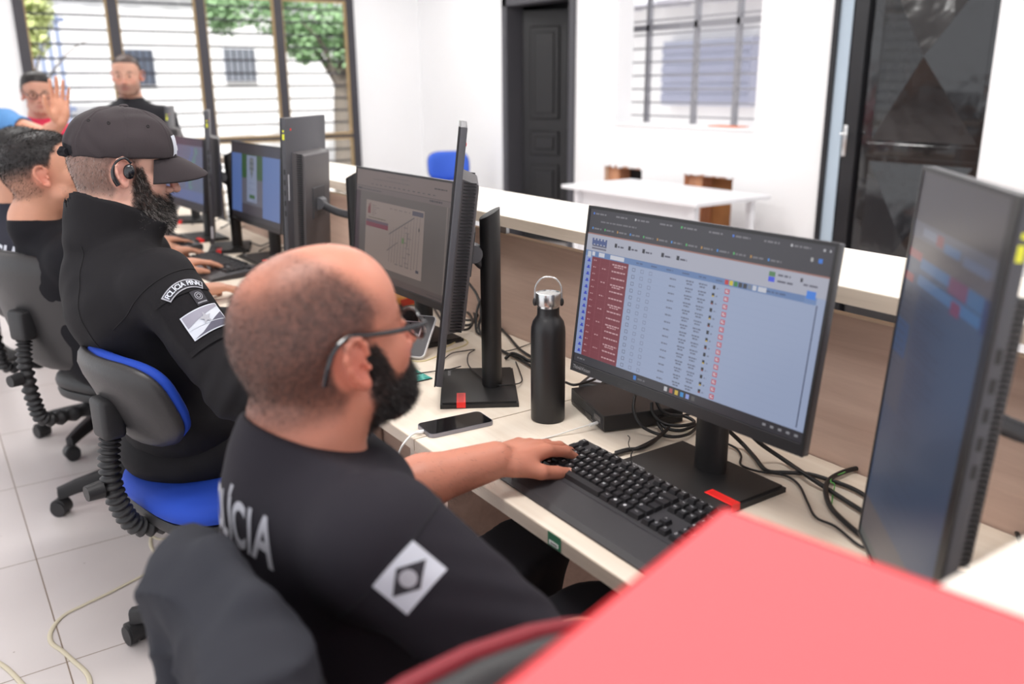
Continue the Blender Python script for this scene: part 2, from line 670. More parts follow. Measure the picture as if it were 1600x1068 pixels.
def hand_sdf(S, w, d, n, t, sc=1.0, curl=(.5, .5, .5, .5), thumb=(.4, .3), spread=.06):
    """w wrist, d finger direction, n back-of-hand normal, t thumb side. returns fingertip info"""
    w = np.array(w, float)
    d = np.array(d, float); d /= np.linalg.norm(d)
    n = np.array(n, float); n = n-d*(n @ d); n /= np.linalg.norm(n)
    t0 = np.cross(d, n)
    if t0 @ np.array(t, float) < 0:
        t0 = -t0
    t = t0
    P = lambda a, b, c: w+(d*a+t*b+n*c)*sc
    R = np.stack([d, t, n], 1)
    S.ell(P(.048, .002, -.002), np.array([.046, .037, .0155])*sc, R, .015)
    S.ell(P(.030, .022, -.010), np.array([.030, .015, .014])*sc, R, .012)
    S.ell(P(.034, -.022, -.008), np.array([.032, .013, .014])*sc, R, .012)
    tips = []
    lens = [(.043, .026, .021), (.047, .030, .022), (.043, .027, .021), (.034, .020, .019)]
    ys = [.0285, .0095, -.0095, -.0270]
    for i in range(4):
        L = lens[i]
        r = (.0098, .0098, .0092, .0082)[i]
        k0 = P(.086-(.000, -.004, .000, .008)[i], ys[i], .001)
        ang = 0.0
        dd = d+t*(spread*(1.2, .3, -.5, -1.4)[i])
        dd /= np.linalg.norm(dd)
        S.cone(P(.02, ys[i]*.6, 0), k0, .011*sc, (r+.001)*sc, .010)
        p = k0
        rr = r
        for j in range(3):
            ang += curl[i]*(.75, 1.0, .7)[j]
            v = dd*cos(ang)-n*sin(ang)
            q = p+v*L[j]*sc
            S.cone(p, q, rr*sc, (rr-.0009)*sc, .0035)
            if j == 2:
                tips.append((q, v, -(dd*sin(ang)*-1)+n*cos(ang), rr-.0009))
            p = q
            rr -= .0009
    # thumb leaves the side of the palm near its base
    a, b = thumb
    b0 = P(.018, .024, -.008)
    v = d*cos(.75)+t*sin(.75)*(1-.3*a)-n*.25
    v /= np.linalg.norm(v)
    p1 = b0+v*.042*sc
    v2 = d*cos(.35)+t*sin(.35)*(1-a)-n*(.15+.4*b); v2 /= np.linalg.norm(v2)
    p2 = p1+v2*.032*sc
    v3 = d*cos(.15)+t*sin(.15)*(1-a)-n*(.1+.7*b); v3 /= np.linalg.norm(v3)
    p3 = p2+v3*.026*sc
    S.cone(b0, p1, .0150*sc, .0118*sc, .012)
    S.cone(p1, p2, .0116*sc, .0104*sc, .004)
    S.cone(p2, p3, .0104*sc, .0092*sc, .004)
    nn = n+t*.5; nn /= np.linalg.norm(nn)
    tips.append((p3, v3, nn, .0092))
    return tips

def nails(tips, parent, m, sc=1.0):
    for (p, v, n, r) in tips:
        n = n-v*(n @ v); n /= np.linalg.norm(n)
        mb = MB()
        M = frameM(Vector(p+n*r*sc*.80-v*.001), Vector(v), Vector(np.cross(n, v)))
        mb.sph((0, 0, 0), (.0068*sc, .0055*sc, .0022*sc), 12)
        mb.build('fingernail', m, parent, smooth='full', M=M)

def strands(name, V, Fq, mask, flow, n, L, w, mats, parent, seed=1, lift=.5, rnd=.35, gray=0.0, curl=0.0, droop=0.0):
    """fine hair strands as one mesh; mask(vertex array)->0..1; flow(points, normals)->direction"""
    rng = np.random.default_rng(seed)
    mk = mask(V)
    fm = mk[Fq].mean(1)
    a, b, c, d = (V[Fq[:, i]] for i in range(4))
    ar = np.linalg.norm(np.cross(c-a, d-b), axis=1)*fm
    if ar.sum() <= 0:
        return None
    pr = ar/ar.sum()
    fi = rng.choice(len(Fq), n, p=pr)
    u, v = rng.random(n)[:, None], rng.random(n)[:, None]
    p = (a[fi]*(1-u)+b[fi]*u)*(1-v)+(d[fi]*(1-u)+c[fi]*u)*v
    N = np.cross(c-a, d-b)[fi]
    N /= np.linalg.norm(N, axis=1)[:, None]+1e-12
    fl = flow(p, N)
    rv = rng.normal(size=(n, 3))
    D = N*lift+fl+rv*rnd
    D /= np.linalg.norm(D, axis=1)[:, None]
    ln = (L*rng.uniform(.55, 1.1, n)*(.4+.6*fm[fi]))[:, None]
    D2 = D+rng.normal(size=(n, 3))*curl+np.array([0, 0, -droop])
    D2 /= np.linalg.norm(D2, axis=1)[:, None]
    side = np.cross(D, rng.normal(size=(n, 3)))
    side /= np.linalg.norm(side, axis=1)[:, None]
    p0 = p-N*.0008
    p1 = p+D*ln*.5
    p2 = p1+D2*ln*.5
    w = w*rng.uniform(.7, 1.2, n)[:, None]
    VV = np.stack([p0-side*w, p0+side*w, p1+side*w*.8, p1-side*w*.8, p2+side*w*.25, p2-side*w*.25], 1).reshape(-1, 3)
    o = np.arange(n)*6
    FF = np.concatenate([np.stack([o, o+1, o+2, o+3], 1), np.stack([o+3, o+2, o+4, o+5], 1)])
    me = np_mesh(name, VV, FF)
    mi = (rng.random(n) < gray).astype(np.int32)
    ob = link(name, me, parent, mats)
    me.polygons.foreach_set('material_index', np.concatenate([mi, mi]))
    return ob

def sstep(x, a, b):
    t = np.clip((x-a)/(b-a), 0, 1)
    return t*t*(3-2*t)

def drape_text(bm_mesh, bvh, direction, off=.0015):
    """push a flat lettering mesh onto a surface along direction"""
    d = Vector(direction).normalized()
    miss = []
    for v in bm_mesh.vertices:
        o = v.co-d*.25
        h, nn, i, dist = bvh.ray_cast(o, d, .6)
        if h is not None and nn.dot(d) < -.12:
            v.co = h-d*off
        else:
            miss.append(v.index)
    if miss:
        b = bmesh.new(); b.from_mesh(bm_mesh); b.verts.ensure_lookup_table()
        bmesh.ops.delete(b, geom=[b.verts[i] for i in miss], context='VERTS')
        b.to_mesh(bm_mesh); b.free()
# ------------------------------------------------------------------ the room
WX, WY, CZ = 4.6, 8.5, 2.95      # right-hand wall, window wall, ceiling
FX0, FY0 = -2.6, -2.6

def tile_mat():
    m = bpy.data.materials.new('glossy_floor_tile')
    m.use_nodes = True
    nt = m.node_tree
    b = nt.nodes['Principled BSDF']
    tc = nt.nodes.new('ShaderNodeTexCoord')
    mp = nt.nodes.new('ShaderNodeMapping')
    mp.inputs['Location'].default_value = (-.12/.62, -2.245/.62, 0)
    mp.inputs['Scale'].default_value = (1/.62, 1/.62, 1)
    nt.links.new(tc.outputs['Object'], mp.inputs[0])
    sx = nt.nodes.new('ShaderNodeSeparateXYZ')
    nt.links.new(mp.outputs[0], sx.inputs[0])
    outs = []
    for ax in 'XY':
        f = nt.nodes.new('ShaderNodeMath'); f.operation = 'FRACT'
        nt.links.new(sx.outputs[ax], f.inputs[0])
        g = nt.nodes.new('ShaderNodeMath'); g.operation = 'PINGPONG'; g.inputs[1].default_value = .5
        nt.links.new(f.outputs[0], g.inputs[0])
        outs.append(g)
    mn = nt.nodes.new('ShaderNodeMath'); mn.operation = 'MINIMUM'
    nt.links.new(outs[0].outputs[0], mn.inputs[0]); nt.links.new(outs[1].outputs[0], mn.inputs[1])
    lt = nt.nodes.new('ShaderNodeMath'); lt.operation = 'LESS_THAN'; lt.inputs[1].default_value = .0028
    nt.links.new(mn.outputs[0], lt.inputs[0])
    n = nt.nodes.new('ShaderNodeTexNoise'); n.inputs['Scale'].default_value = 1.6; n.inputs['Detail'].default_value = 7
    nt.links.new(tc.outputs['Object'], n.inputs['Vector'])
    cr = nt.nodes.new('ShaderNodeValToRGB')
    cr.color_ramp.elements[0].position = .3; cr.color_ramp.elements[0].color = (*lin((206, 197, 195)), 1)
    cr.color_ramp.elements[1].position = .7; cr.color_ramp.elements[1].color = (*lin((216, 208, 206)), 1)
    nt.links.new(n.outputs[0], cr.inputs[0])
    mx = nt.nodes.new('ShaderNodeMix'); mx.data_type = 'RGBA'
    nt.links.new(lt.outputs[0], mx.inputs['Factor'])
    nt.links.new(cr.outputs[0], mx.inputs['A'])
    mx.inputs['B'].default_value = (*lin((128, 110, 92)), 1)
    # dirt specks
    nd = nt.nodes.new('ShaderNodeTexNoise'); nd.inputs['Scale'].default_value = 55; nd.inputs['Detail'].default_value = 3
    nt.links.new(tc.outputs['Object'], nd.inputs['Vector'])
    gt = nt.nodes.new('ShaderNodeMath'); gt.operation = 'GREATER_THAN'; gt.inputs[1].default_value = .755
    nt.links.new(nd.outputs[0], gt.inputs[0])
    mx2 = nt.nodes.new('ShaderNodeMix'); mx2.data_type = 'RGBA'
    nt.links.new(gt.outputs[0], mx2.inputs['Factor'])
    nt.links.new(mx.outputs['Result'], mx2.inputs['A'])
    mx2.inputs['B'].default_value = (*lin((150, 140, 130)), 1)
    nt.links.new(mx2.outputs['Result'], b.inputs['Base Color'])
    b.inputs['Roughness'].default_value = .28
    return m
mb = MB(); mb.box((FX0, FY0, -.1), (6.5, WY+.15, 0))
mb.box((6.5, -1, -.1), (14, 14, -.03)); tag(mb.build('floor', tile_mat()), kind='structure', label='white glossy tiled floor with thin brown grout lines')
mb = MB(); mb.box((-3.0, -3.6, CZ), (WX+.55, WY+.15, CZ+.1))
tag(mb.build('ceiling', mat('white_ceiling', (243, 243, 243), .9)), kind='structure')

def wall_boxes(mb, u0, u1, z0, z1, holes, put):
    """rectangular wall u0..u1 minus holes [(a,b,lo,hi)] cut into boxes"""
    us = sorted({u0, u1, *[h[0] for h in holes], *[h[1] for h in holes]})
    for a, b in zip(us, us[1:]):
        if b-a < 1e-5:
            continue
        hs = sorted([(h[2], h[3]) for h in holes if h[0] < (a+b)/2 < h[1]])
        z = z0
        for lo, hi in hs:
            if lo > z:
                put(mb, a, b, z, lo)
            z = hi
        if z < z1:
            put(mb, a, b, z, z1)

# right wall (X = WX) with the panelled door, the service opening, two broken holes and the steel door
TH = .16
holes_r = [(5.90, 6.88, 0, 2.12), (3.97, 5.35, 1.13, 2.30), (2.46, 3.42, 0, 2.6), (5.03, 5.47, .44, .81), (4.12, 4.58, .30, .81)]
mb = MB()
wall_boxes(mb, .2, WY+.15, 0, CZ, holes_r, lambda m, a, b, z0, z1: m.box((WX, a, z0), (WX+TH, b, z1)))
tag(mb.build('wall_right', white_wall), kind='structure', label='white painted wall with a service opening and two broken holes')
# window wall (Y = WY)
mb = MB()
MX = [.92, 1.63, 2.37, 3.09, 3.82]
wall_boxes(mb, FX0, WX, 0, CZ, [(MX[0]-.03, MX[-1]+.03, .05, 2.27)], lambda m, a, b, z0, z1: m.box((a, WY, z0), (b, WY+TH, z1)))
tag(mb.build('wall_back', white_wall), kind='structure', label='white end wall around the tall barred window')

# tall window with dark mullions, ochre edge strips, horizontal bars and panes
frame_dark = mat('dark_window_frame', (58, 56, 62), .5)
frame_tan = mat('ochre_window_edge', (178, 150, 105), .6)
bar_m = mat('window_bar', (84, 84, 92), .5)
glass = bpy.data.materials.new('window_glass'); glass.use_nodes = True
_g = glass.node_tree; _b = _g.nodes['Principled BSDF']
_b.inputs['Roughness'].default_value = .02; _b.inputs['Transmission Weight'].default_value = 1.0; _b.inputs['IOR'].default_value = 1.01
win = empty('window_1', (0, WY, 0)); win['kind'] = 'structure'
win['label'] = 'tall dark framed window with thin horizontal security bars'
def wpart(name, build, m, **k):
    mb = MB(); build(mb); return mb.build(name, m, win, M=Matrix.Translation((0, -WY, 0)), **k)
for x in MX:
    wpart('window_mullion', lambda m: m.box((x-.040, WY-.03, .05), (x+.040, WY+.05, 2.27)), frame_dark)
def _tan(m):
    for a, b in zip(MX, MX[1:]):
        for x in (a+.040, b-.052):
            m.box((x, WY-.02, .08), (x+.012, WY+.03, 2.22))
        for z in (.905, .955, 2.2):
            m.box((a+.028, WY-.022, z), (b-.028, WY+.03, z+.018))
wpart('edge_strip', _tan, frame_tan)
wpart('window_rail', lambda m: (m.box((MX[0], WY-.025, .923), (MX[-1], WY+.04, .955)), m.box((MX[0], WY-.025, 2.22), (MX[-1], WY+.04, 2.27)), m.box((MX[0], WY-.025, .05), (MX[-1], WY+.04, .09))), frame_dark)
def _bars(m):
    z = .955
    while z < 2.15:
        z += .118
        m.box((MX[0], WY+.045, z-.009), (MX[-1], WY+.055, z+.009))
    z = .923
    while z > .2:
        z -= .118
        m.box((MX[0], WY+.045, z-.009), (MX[-1], WY+.055, z+.009))
wpart('security_bars', _bars, bar_m)
wpart('window_pane', lambda m: m.box((MX[0], WY+.006, .06), (MX[-1], WY+.010, 2.25)), glass)

# outside: sunlit yard wall, small barred windows, ground, trees, canopy
out_white = mat('sunlit_outer_wall', (236, 236, 238), .8, var=.04, vscale=1.5)
mb = MB(); mb.box((-6, WY+.15, -.12), (14, 22, -.02))
tag(mb.build('yard_ground', mat('pale_concrete', (205, 200, 195), .9, var=.1)), kind='structure')
mb = MB(); mb.box((1.6, 13.2, -.05), (9, 13.45, 4.2))
tag(mb.build('wall_yard', out_white), kind='structure', label='white building across the yard behind the window bars')
for i, (x0, x1, z0, z1, lab) in enumerate([(2.55, 2.98, 1.46, 1.92, 'small dark barred window in yard wall, just right of the standing man'), (3.95, 4.40, 1.50, 1.95, 'small grey window in yard wall, right of the similar darker one')]):
    mb = MB(); mb.box((x0, 13.16, z0), (x1, 13.2, z1))
    y = mb.build('yard_window', mat('far_window_dark_%d' % i, ((88, 96, 112), (135, 140, 152))[i], .4))
    tag(y, lab, 'window')
    mb = MB()
    for k in range(5):
        mb.box((x0+.04+k*(x1-x0-.09)/4, 13.145, z0), (x0+.055+k*(x1-x0-.09)/4, 13.16, z1))
    mb.build('window_grille', frame_dark, y)
# corrugated canopy above yard
mb = MB()
for i in range(26):
    a = i*.25
    mb.box((-1+a, 12.8, 3.0+.02*(i % 2)), (-.76+a, 13.15, 3.02+.02*(i % 2)))
tag(mb.build('yard_canopy', mat('canopy_grey', (168, 170, 176), .6)), 'grey corrugated canopy outside above the barred window', 'canopy')
# blue-grey gate on the left of the yard
g0 = empty('yard_gate', (.2, 12.4, 0), 0, 'pale blue slatted metal gate beyond the leftmost window pane', 'gate')
mb = MB()
for k in range(16):
    mb.box((k*.1, 0, 0), (k*.1+.055, .03, 2.3))
mb.build('gate_slats', mat('gate_blue', (150, 162, 190), .5), g0)
for z in (.1, 1.15, 2.2):
    mb = MB(); mb.box((-.02, -.02, z), (1.62, .05, z+.05))
    mb.build('gate_rail', mat('gate_frame_blue', (120, 132, 165), .5), g0)
leafm = mat('leaf_green', (150, 184, 138), .6, var=.25, vscale=3)
leafy = mat('leaf_yellow_green', (206, 216, 150), .6, var=.2, vscale=3)
bark = mat('tree_bark', (120, 112, 104), .9, bump=.5, bscale=30)
def tree(loc, h, crown, n, m, lab, r_tr, seed, lean=0):
    rng = random.Random(seed)
    t = empty('yard_tree', loc, 0, lab, 'tree')
    mb = MB()
    mb.tube([(0, 0, -.05), (lean*.3, 0, h*.35), (lean*.6, .05, h*.7), (lean, 0, h)], lambda q: r_tr*(1.5-q), 10)
    for k in range(5):
        a = k*1.26
        mb.tube([(lean*.8, 0, h*.8), (lean+.4*cos(a), .3*sin(a), h+.25), (lean+.8*cos(a), .6*sin(a), h+.5)], lambda q: r_tr*.4*(1.1-q), 6)
    mb.build('trunk', bark, t, smooth=True)
    V = []; Fc = []
    for i in range(n):
        cx, cy, cz, cr = rng.choice(crown)
        d = Vector((rng.gauss(0, 1), rng.gauss(0, 1), rng.gauss(0, 1))).normalized()*cr*(rng.random()**.45)
        p = Vector((cx, cy, cz))+d
        a = Vector((rng.gauss(0, 1), rng.gauss(0, 1), rng.gauss(0, 1))).normalized()
        b = a.orthogonal().normalized()
        L, W = .075*rng.uniform(.7, 1.4), .03
        k = len(V)
        V += [p-a*L*.5, p+b*W, p+a*L*.5, p-b*W]
        Fc.append((k, k+1, k+2, k+3))
    me = bpy.data.meshes.new('foliage'); me.from_pydata([tuple(v) for v in V], [], Fc)
    link('foliage', me, t, [m])
tree((5.05, 11.6, 0), 1.7, [(-.3, 0, 2.35, .5), (.25, 0, 2.25, .5), (-.9, 0, 2.45, .4), (-1.5, .1, 2.35, .32), (.1, 0, 1.95, .42), (-.5, 0, 2.0, .3)], 5200, leafm, 'green leafy tree beyond the rightmost window pane', .13, 3)
tree((1.15, 10.9, 0), 1.5, [(0, 0, 1.95, .28), (.12, 0, 2.2, .25)], 1400, leafy, 'yellow green bush behind the leftmost window pane', .04, 4)

# panelled dark door in the right wall
dark_frame = mat('dark_door_frame', (74, 73, 78), .5)
door_black = mat('black_door_paint', (26, 25, 27), .5, bump=.1, bscale=40)
d1 = empty('door_1', (WX, 6.39, 0)); d1['kind'] = 'structure'; d1['label'] = 'open black panelled interior door in a dark frame'
def dpart(par, org, name, m, build, **k):
    mb = MB(); build(mb); return mb.build(name, m, par, M=Matrix.Translation([-v for v in org]), **k)
O1 = (WX, 6.39, 0)
dpart(d1, O1, 'door_frame', dark_frame, lambda m: (m.box((WX-.02, 5.86, 0), (WX+TH, 5.93, 2.16)), m.box((WX-.02, 6.84, 0), (WX+TH, 6.92, 2.16)), m.box((WX-.02, 5.86, 2.09), (WX+TH, 6.92, 2.16))))
leaf = empty('door_leaf', (0, .42, 0), 0); leaf.parent = d1; leaf.location = (TH-.02, .42, 0); leaf.rotation_euler = (0, 0, radians(24))
def _leaf(m):
    m.box((0, -.84, .01), (.04, 0, 2.05))
    for (a, b) in ((-.76, -.46), (-.38, -.08)):
        for (z0, z1) in ((.15, .72), (.80, 1.02), (1.12, 1.92)):
            m.box((-.012, a, z0), (0, b, z1), bevel=.010, seg=1)
            m.box((-.020, a+.05, z0+.05), (-.010, b-.05, z1-.05), bevel=.008, seg=1)
mb = MB(); _leaf(mb); mb.build('door_panel', door_black, leaf)
mb = MB(); mb.sph((-.03, -.78, 1.03), (.02, .02, .02)); mb.box((-.006, -.80, .97), (0, -.76, 1.09)); mb.build('door_knob', chrome, leaf, smooth=True)
# dark hallway behind it
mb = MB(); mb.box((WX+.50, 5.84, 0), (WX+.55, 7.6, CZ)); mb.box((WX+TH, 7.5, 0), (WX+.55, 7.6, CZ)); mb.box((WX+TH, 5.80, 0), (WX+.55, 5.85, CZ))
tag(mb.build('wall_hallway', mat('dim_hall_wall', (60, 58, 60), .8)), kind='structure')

# steel door with pressed pyramid panels
steel_black = mat('black_gloss_steel', (17, 17, 20), .14, coat=.6)
def _dent(m):
    nt = m.node_tree; b = nt.nodes['Principled BSDF']
    tc = nt.nodes.new('ShaderNodeTexCoord')
    n = nt.nodes.new('ShaderNodeTexNoise'); n.inputs['Scale'].default_value = 4.5; n.inputs['Detail'].default_value = 2.5
    n2 = nt.nodes.new('ShaderNodeTexNoise'); n2.inputs['Scale'].default_value = 60; n2.inputs['Detail'].default_value = 3
    nt.links.new(tc.outputs['Object'], n.inputs['Vector']); nt.links.new(tc.outputs['Object'], n2.inputs['Vector'])
    bp = nt.nodes.new('ShaderNodeBump'); bp.inputs['Strength'].default_value = .55; bp.inputs['Distance'].default_value = .02
    b2 = nt.nodes.new('ShaderNodeBump'); b2.inputs['Strength'].default_value = .10; b2.inputs['Distance'].default_value = .002
    nt.links.new(n.outputs[0], bp.inputs['Height']); nt.links.new(n2.outputs[0], b2.inputs['Height'])
    nt.links.new(bp.outputs[0], b2.inputs['Normal']); nt.links.new(b2.outputs[0], b.inputs['Normal'])
_dent(steel_black)
d2 = empty('door_2', (WX, 2.94, 0)); d2['kind'] = 'structure'; d2['label'] = 'glossy black steel door with pressed X shaped pyramid panels'
O2 = (WX, 2.94, 0)
dpart(d2, O2, 'door_frame', mat('black_door_jamb', (24, 24, 28), .35), lambda m: (m.box((WX-.015, 3.385, 0), (WX+.06, 3.42, 2.6)), m.box((WX, 3.20, 0), (WX+.09, 3.30, 2.6)), m.box((WX, 2.46, 2.55), (WX+.09, 3.42, 2.6))))
dpart(d2, O2, 'side_strip', mat('pale_blue_jamb', (176, 192, 206), .5), lambda m: m.box((WX, 3.29, 0), (WX+.05, 3.39, 2.6)))
def _steel(m):
    x0 = WX+.03
    m.box((x0, 2.47, 0), (x0+.04, 3.22, 2.55))
    for z0, z1 in ((.12, .98), (1.10, 2.0), (2.08, 2.5)):
        y0, y1 = 2.50, 3.12
        ym, zm = (y0+y1)/2, (z0+z1)/2
        ap = m.bm.verts.new((x0-.075, ym, zm))
        cs = [m.bm.verts.new(p) for p in ((x0-.002, y0, z0), (x0-.002, y1, z0), (x0-.002, y1, z1), (x0-.002, y0, z1))]
        for i in range(4):
            m.bm.faces.new((cs[i], cs[(i+1) % 4], ap))
    m.box((x0-.010, 2.48, 1.005), (x0, 3.14, 1.085), bevel=.004)
dpart(d2, O2, 'door_panel', steel_black, _steel)
dpart(d2, O2, 'door_handle', chrome, lambda m: (m.box((WX-.012, 3.255, 1.0), (WX+.0, 3.285, 1.18), bevel=.004), m.tube([(WX-.012, 3.27, 1.13), (WX-.05, 3.27, 1.13), (WX-.055, 3.22, 1.13)], .008, 8)), smooth=True)

# service opening: reveal, grille and the bright yard behind
w2 = empty('window_2', (WX, 4.66, 1.13)); w2['kind'] = 'structure'; w2['label'] = 'square service opening with a grey metal grille'
O3 = (WX, 4.66, 1.13)
grille = mat('grey_grille', (150, 150, 156), .5)
def _gr(m):
    x = WX+TH+.35
    for y in (5.55, 5.02, 4.60, 4.19, 3.9):
        m.box((x-.02, y-.018, 1.0), (x+.02, y+.018, 2.6))
    for k in range(11):
        z = 1.17+k*.105
        m.box((x-.008, 3.7, z-.006), (x+.008, 5.9, z+.006))
    m.box((x-.02, 3.7, 1.83), (x+.02, 5.9, 1.875))
dpart(w2, O3, 'window_grille', grille, _gr)
mb = MB(); mb.box((WX-.01, 3.97, 1.115), (WX+TH+.02, 5.35, 1.135))
sl = mb.build('window_sill', white_wall, w2, M=Matrix.Translation([-v for v in O3]))
mb = MB(); mb.box((-.06, -.04, 0), (.06, .22, .006), bevel=.002)
tag(mb.build('orange_tape', mat('orange_tape', (236, 120, 60), .6), M=Matrix.Translation((WX+.05, 4.15, 1.136))), 'small orange strip lying on the service opening sill', 'tape')
# wall seen through the service opening
mb = MB(); wall_boxes(mb, 2.0, 13.0, 0, 3.9, [(4.0, 5.0, 1.5, 1.75)], lambda m, a, b, z0, z1: m.box((8.6, a, z0), (8.7, b, z1)))
tag(mb.build('wall_courtyard', out_white), kind='structure')
mb = MB()
for k in range(14):
    mb.box((8.0, 5.0+k*.45, 2.38+.02*(k % 2)), (8.6, 5.44+k*.45, 2.40+.02*(k % 2)))
tag(mb.build('courtyard_canopy', mat('canopy_pale', (190, 190, 200), .6)), 'pale corrugated canopy seen through the service opening', 'canopy')
mb = MB(); mb.box((8.45, 7.4, 1.15), (8.58, 8.9, 1.95)); 
sh = mb.build('courtyard_shutter', mat('shutter_grey', (178, 182, 200), .6)); tag(sh, 'pale grey shuttered box seen through the service opening grille', 'shutter')
mb = MB()
for k in range(6):
    mb.box((8.43, 7.4, 1.2+k*.12), (8.45, 8.9, 1.28+k*.12))
mb.build('shutter_slats', mat('shutter_slat', (160, 164, 186), .6), sh)

# broken holes: brick reveal, board and dark void
brick = bpy.data.materials.new('raw_brick'); brick.use_nodes = True
_n = brick.node_tree; _bt = _n.nodes.new('ShaderNodeTexBrick'); _bt.inputs['Scale'].default_value = 14
_bt.inputs['Color1'].default_value = (*lin((196, 132, 92)), 1); _bt.inputs['Color2'].default_value = (*lin((170, 108, 74)), 1); _bt.inputs['Mortar'].default_value = (*lin((214, 194, 172)), 1)
_tc = _n.nodes.new('ShaderNodeTexCoord'); _n.links.new(_tc.outputs['Object'], _bt.inputs['Vector'])
_n.links.new(_bt.outputs['Color'], _n.nodes['Principled BSDF'].inputs['Base Color']); _n.nodes['Principled BSDF'].inputs['Roughness'].default_value = .9
def hole_trim(n, y0, y1, z0, z1, back):
    t = empty('trim_%d' % n, (WX, y0, z0)); t['kind'] = 'structure'
    T = Matrix.Translation((-WX, -y0, -z0))
    mb = MB(); mb.box((WX+.004, y1-.012, z0), (WX+TH, y1, z1)); mb.box((WX+.004, y0, z1-.02), (WX+TH, y1, z1))
    mb.box((WX+.03, y1-.15, z0), (WX+TH, y1-.012, z1-.02))
    mb.build('brick_edge', brick, t, M=T)
    mb = MB(); mb.box((WX+TH-.02, y0-.02, z0-.02), (WX+TH+.01, y1+.02, z1+.02)); mb.build('backing_board', back, t, M=T)
    rng = random.Random(n)
    mb = MB()
    for k in range(14):
        y = y0+(y1-y0)*k/13
        mb.sph((WX+.004, y, z1+rng.uniform(-.012, .006)), (.012, .026, rng.uniform(.008, .02)), 8)
    mb.build('plaster_edge', white_wall, t, M=T, smooth=True)
hole_trim(1, 5.03, 5.47, .44, .81, mat('dark_void', (18, 17, 18), .9))
hole_trim(2, 4.12, 4.58, .30, .81, mat('brown_board', (158, 106, 62), .8, var=.2, vscale=6))
# housings for the added, unseen ceiling lamps
for i, (x, y) in enumerate(ADDED_CEIL_LAMPS):
    t = empty('added_ceiling_lamp', (x, y, 2.95), 0, 'long white ceiling light fixture added overhead, out of view', 'lamp', 'added ceiling light fixtures')
    mb = MB(); mb.box((-.63, -.17, -.012), (.63, .17, 0)); mb.build('housing', white_plastic, t)
# ------------------------------------------------------------------ desks, partition, counter
DX0, DX1, DZ = .743, 1.33, .74
wood_top = wood_mat('pale_wood_laminate', (238, 226, 210), (228, 213, 195), 1)
wood_edge = wood_mat('wood_edge_band', (205, 190, 174), (188, 172, 156), 1)
wood_panel = wood_mat('partition_wood', (212, 184, 168), (194, 164, 148), 1)
ccream = wood_mat('counter_wood', (246, 238, 226), (238, 228, 214), 1)
def slab(mb, lo, hi, top, side):
    x0, y0, z0 = lo; x1, y1, z1 = hi
    mb.mi = 1; mb.box(lo, (x1, y1, z1-.0015)); mb.mi = 0; mb.box((x0+.0012, y0+.0005, z1-.0016), (x1-.001, y1-.0005, z1))
SEAM = onSeam = 1.46
desks = []
ds = [(-.02, 1.4545, 'pale wood desk nearest the camera, under the lit data table screen'), (1.4575, 2.93, 'pale wood desk with the teal mouse pad on it'), (2.933, 4.42, 'pale wood desk below the green document screen'), (4.423, 5.4, 'farthest pale wood desk, past the row of lit screens')]
for y0, y1, lab in ds:
    d = empty('desk', (DX0, y0, 0), 0, lab, 'desk', None)
    T = Matrix.Translation((-DX0, -y0, 0))
    mb = MB(); slab(mb, (DX0, y0, DZ-.025), (DX1-.002, y1, DZ), 0, 1); mb.build('desktop', [wood_top, wood_edge], d, M=T)
    for ya in (y0+.04, y1-.075):
        mb = MB(); mb.box((DX0+.03, ya, 0), (DX1-.01, ya+.018, DZ-.025)); mb.build('side_panel', wood_panel, d, M=T)
        mb = MB(); mb.box((DX0+.03, ya+.018, DZ-.10), (DX0+.048, ya+.036, DZ-.025)); mb.build('cleat', wood_edge, d, M=T)
    mb = MB(); mb.box((DX1-.06, y0+.06, .28), (DX1-.042, y1-.08, DZ-.026)); mb.build('modesty_panel', wood_panel, d, M=T)
# green inventory tag on the front edge
tg = empty('inventory_tag', (DX0-.0006, .985, DZ-.0125), 0, 'small green inventory sticker on the near desk front edge', 'sticker')
mb = MB(); mb.box((-.0006, -.017, -.011), (0, .017, .0125)); mb.build('tag_base', mat('tag_green', (34, 110, 78), .5), tg)
mb = MB(); mb.box((-.0010, -.011, -.008), (-.0006, .013, -.001)); mb.build('tag_label', white_plastic, tg)
mb = MB()
for k in range(9):
    mb.box((-.0013, -.008+k*.002, -.0065), (-.0010, -.008+k*.002+.0009, -.003))
mb.build('tag_bars', black, tg)

mb = MB(); mb.box((DX1, -.10, 0), (DX1+.016, 4.42, 1.0225))
p = mb.build('partition_panel', wood_panel); tag(p, 'tall wood partition panel standing behind the desks', 'partition')
mb = MB(); mb.box((DX1-.001, -.10, 1.0225), (DX1+.017, 4.42, 1.0245)); mb.build('edge_band', mat('light_edge_band', (226, 206, 182), .45), p)
ct = empty('reception_counter', (1.255, 0, 1.068), 0, 'long pale wood counter top raised above the partition', 'counter')
mb = MB(); slab(mb, (0, .265, -.004), (.312, 4.46, .025), 0, 1)
mb.build('counter_top', [ccream, wood_edge], ct)
for y in (1.02, 2.0, 2.9, 3.9):
    mb = MB(); mb.box((.078, y, -.0435), (.088, y+.06, -.004)); mb.build('spacer', mat('spacer_metal', (160, 160, 160), .4, 1), ct)
mb = MB(); mb.box((.286, .28, -1.068), (.302, 4.44, -.004)); 
# visitor-side legs instead of a solid front so daylight passes under the counter
mb.bm.clear()
for y in (.35, 1.5, 2.8, 4.3):
    mb.box((.27, y, -1.068), (.30, y+.03, -.004))
mb.build('counter_leg', mat('leg_grey', (190, 190, 192), .4), ct)
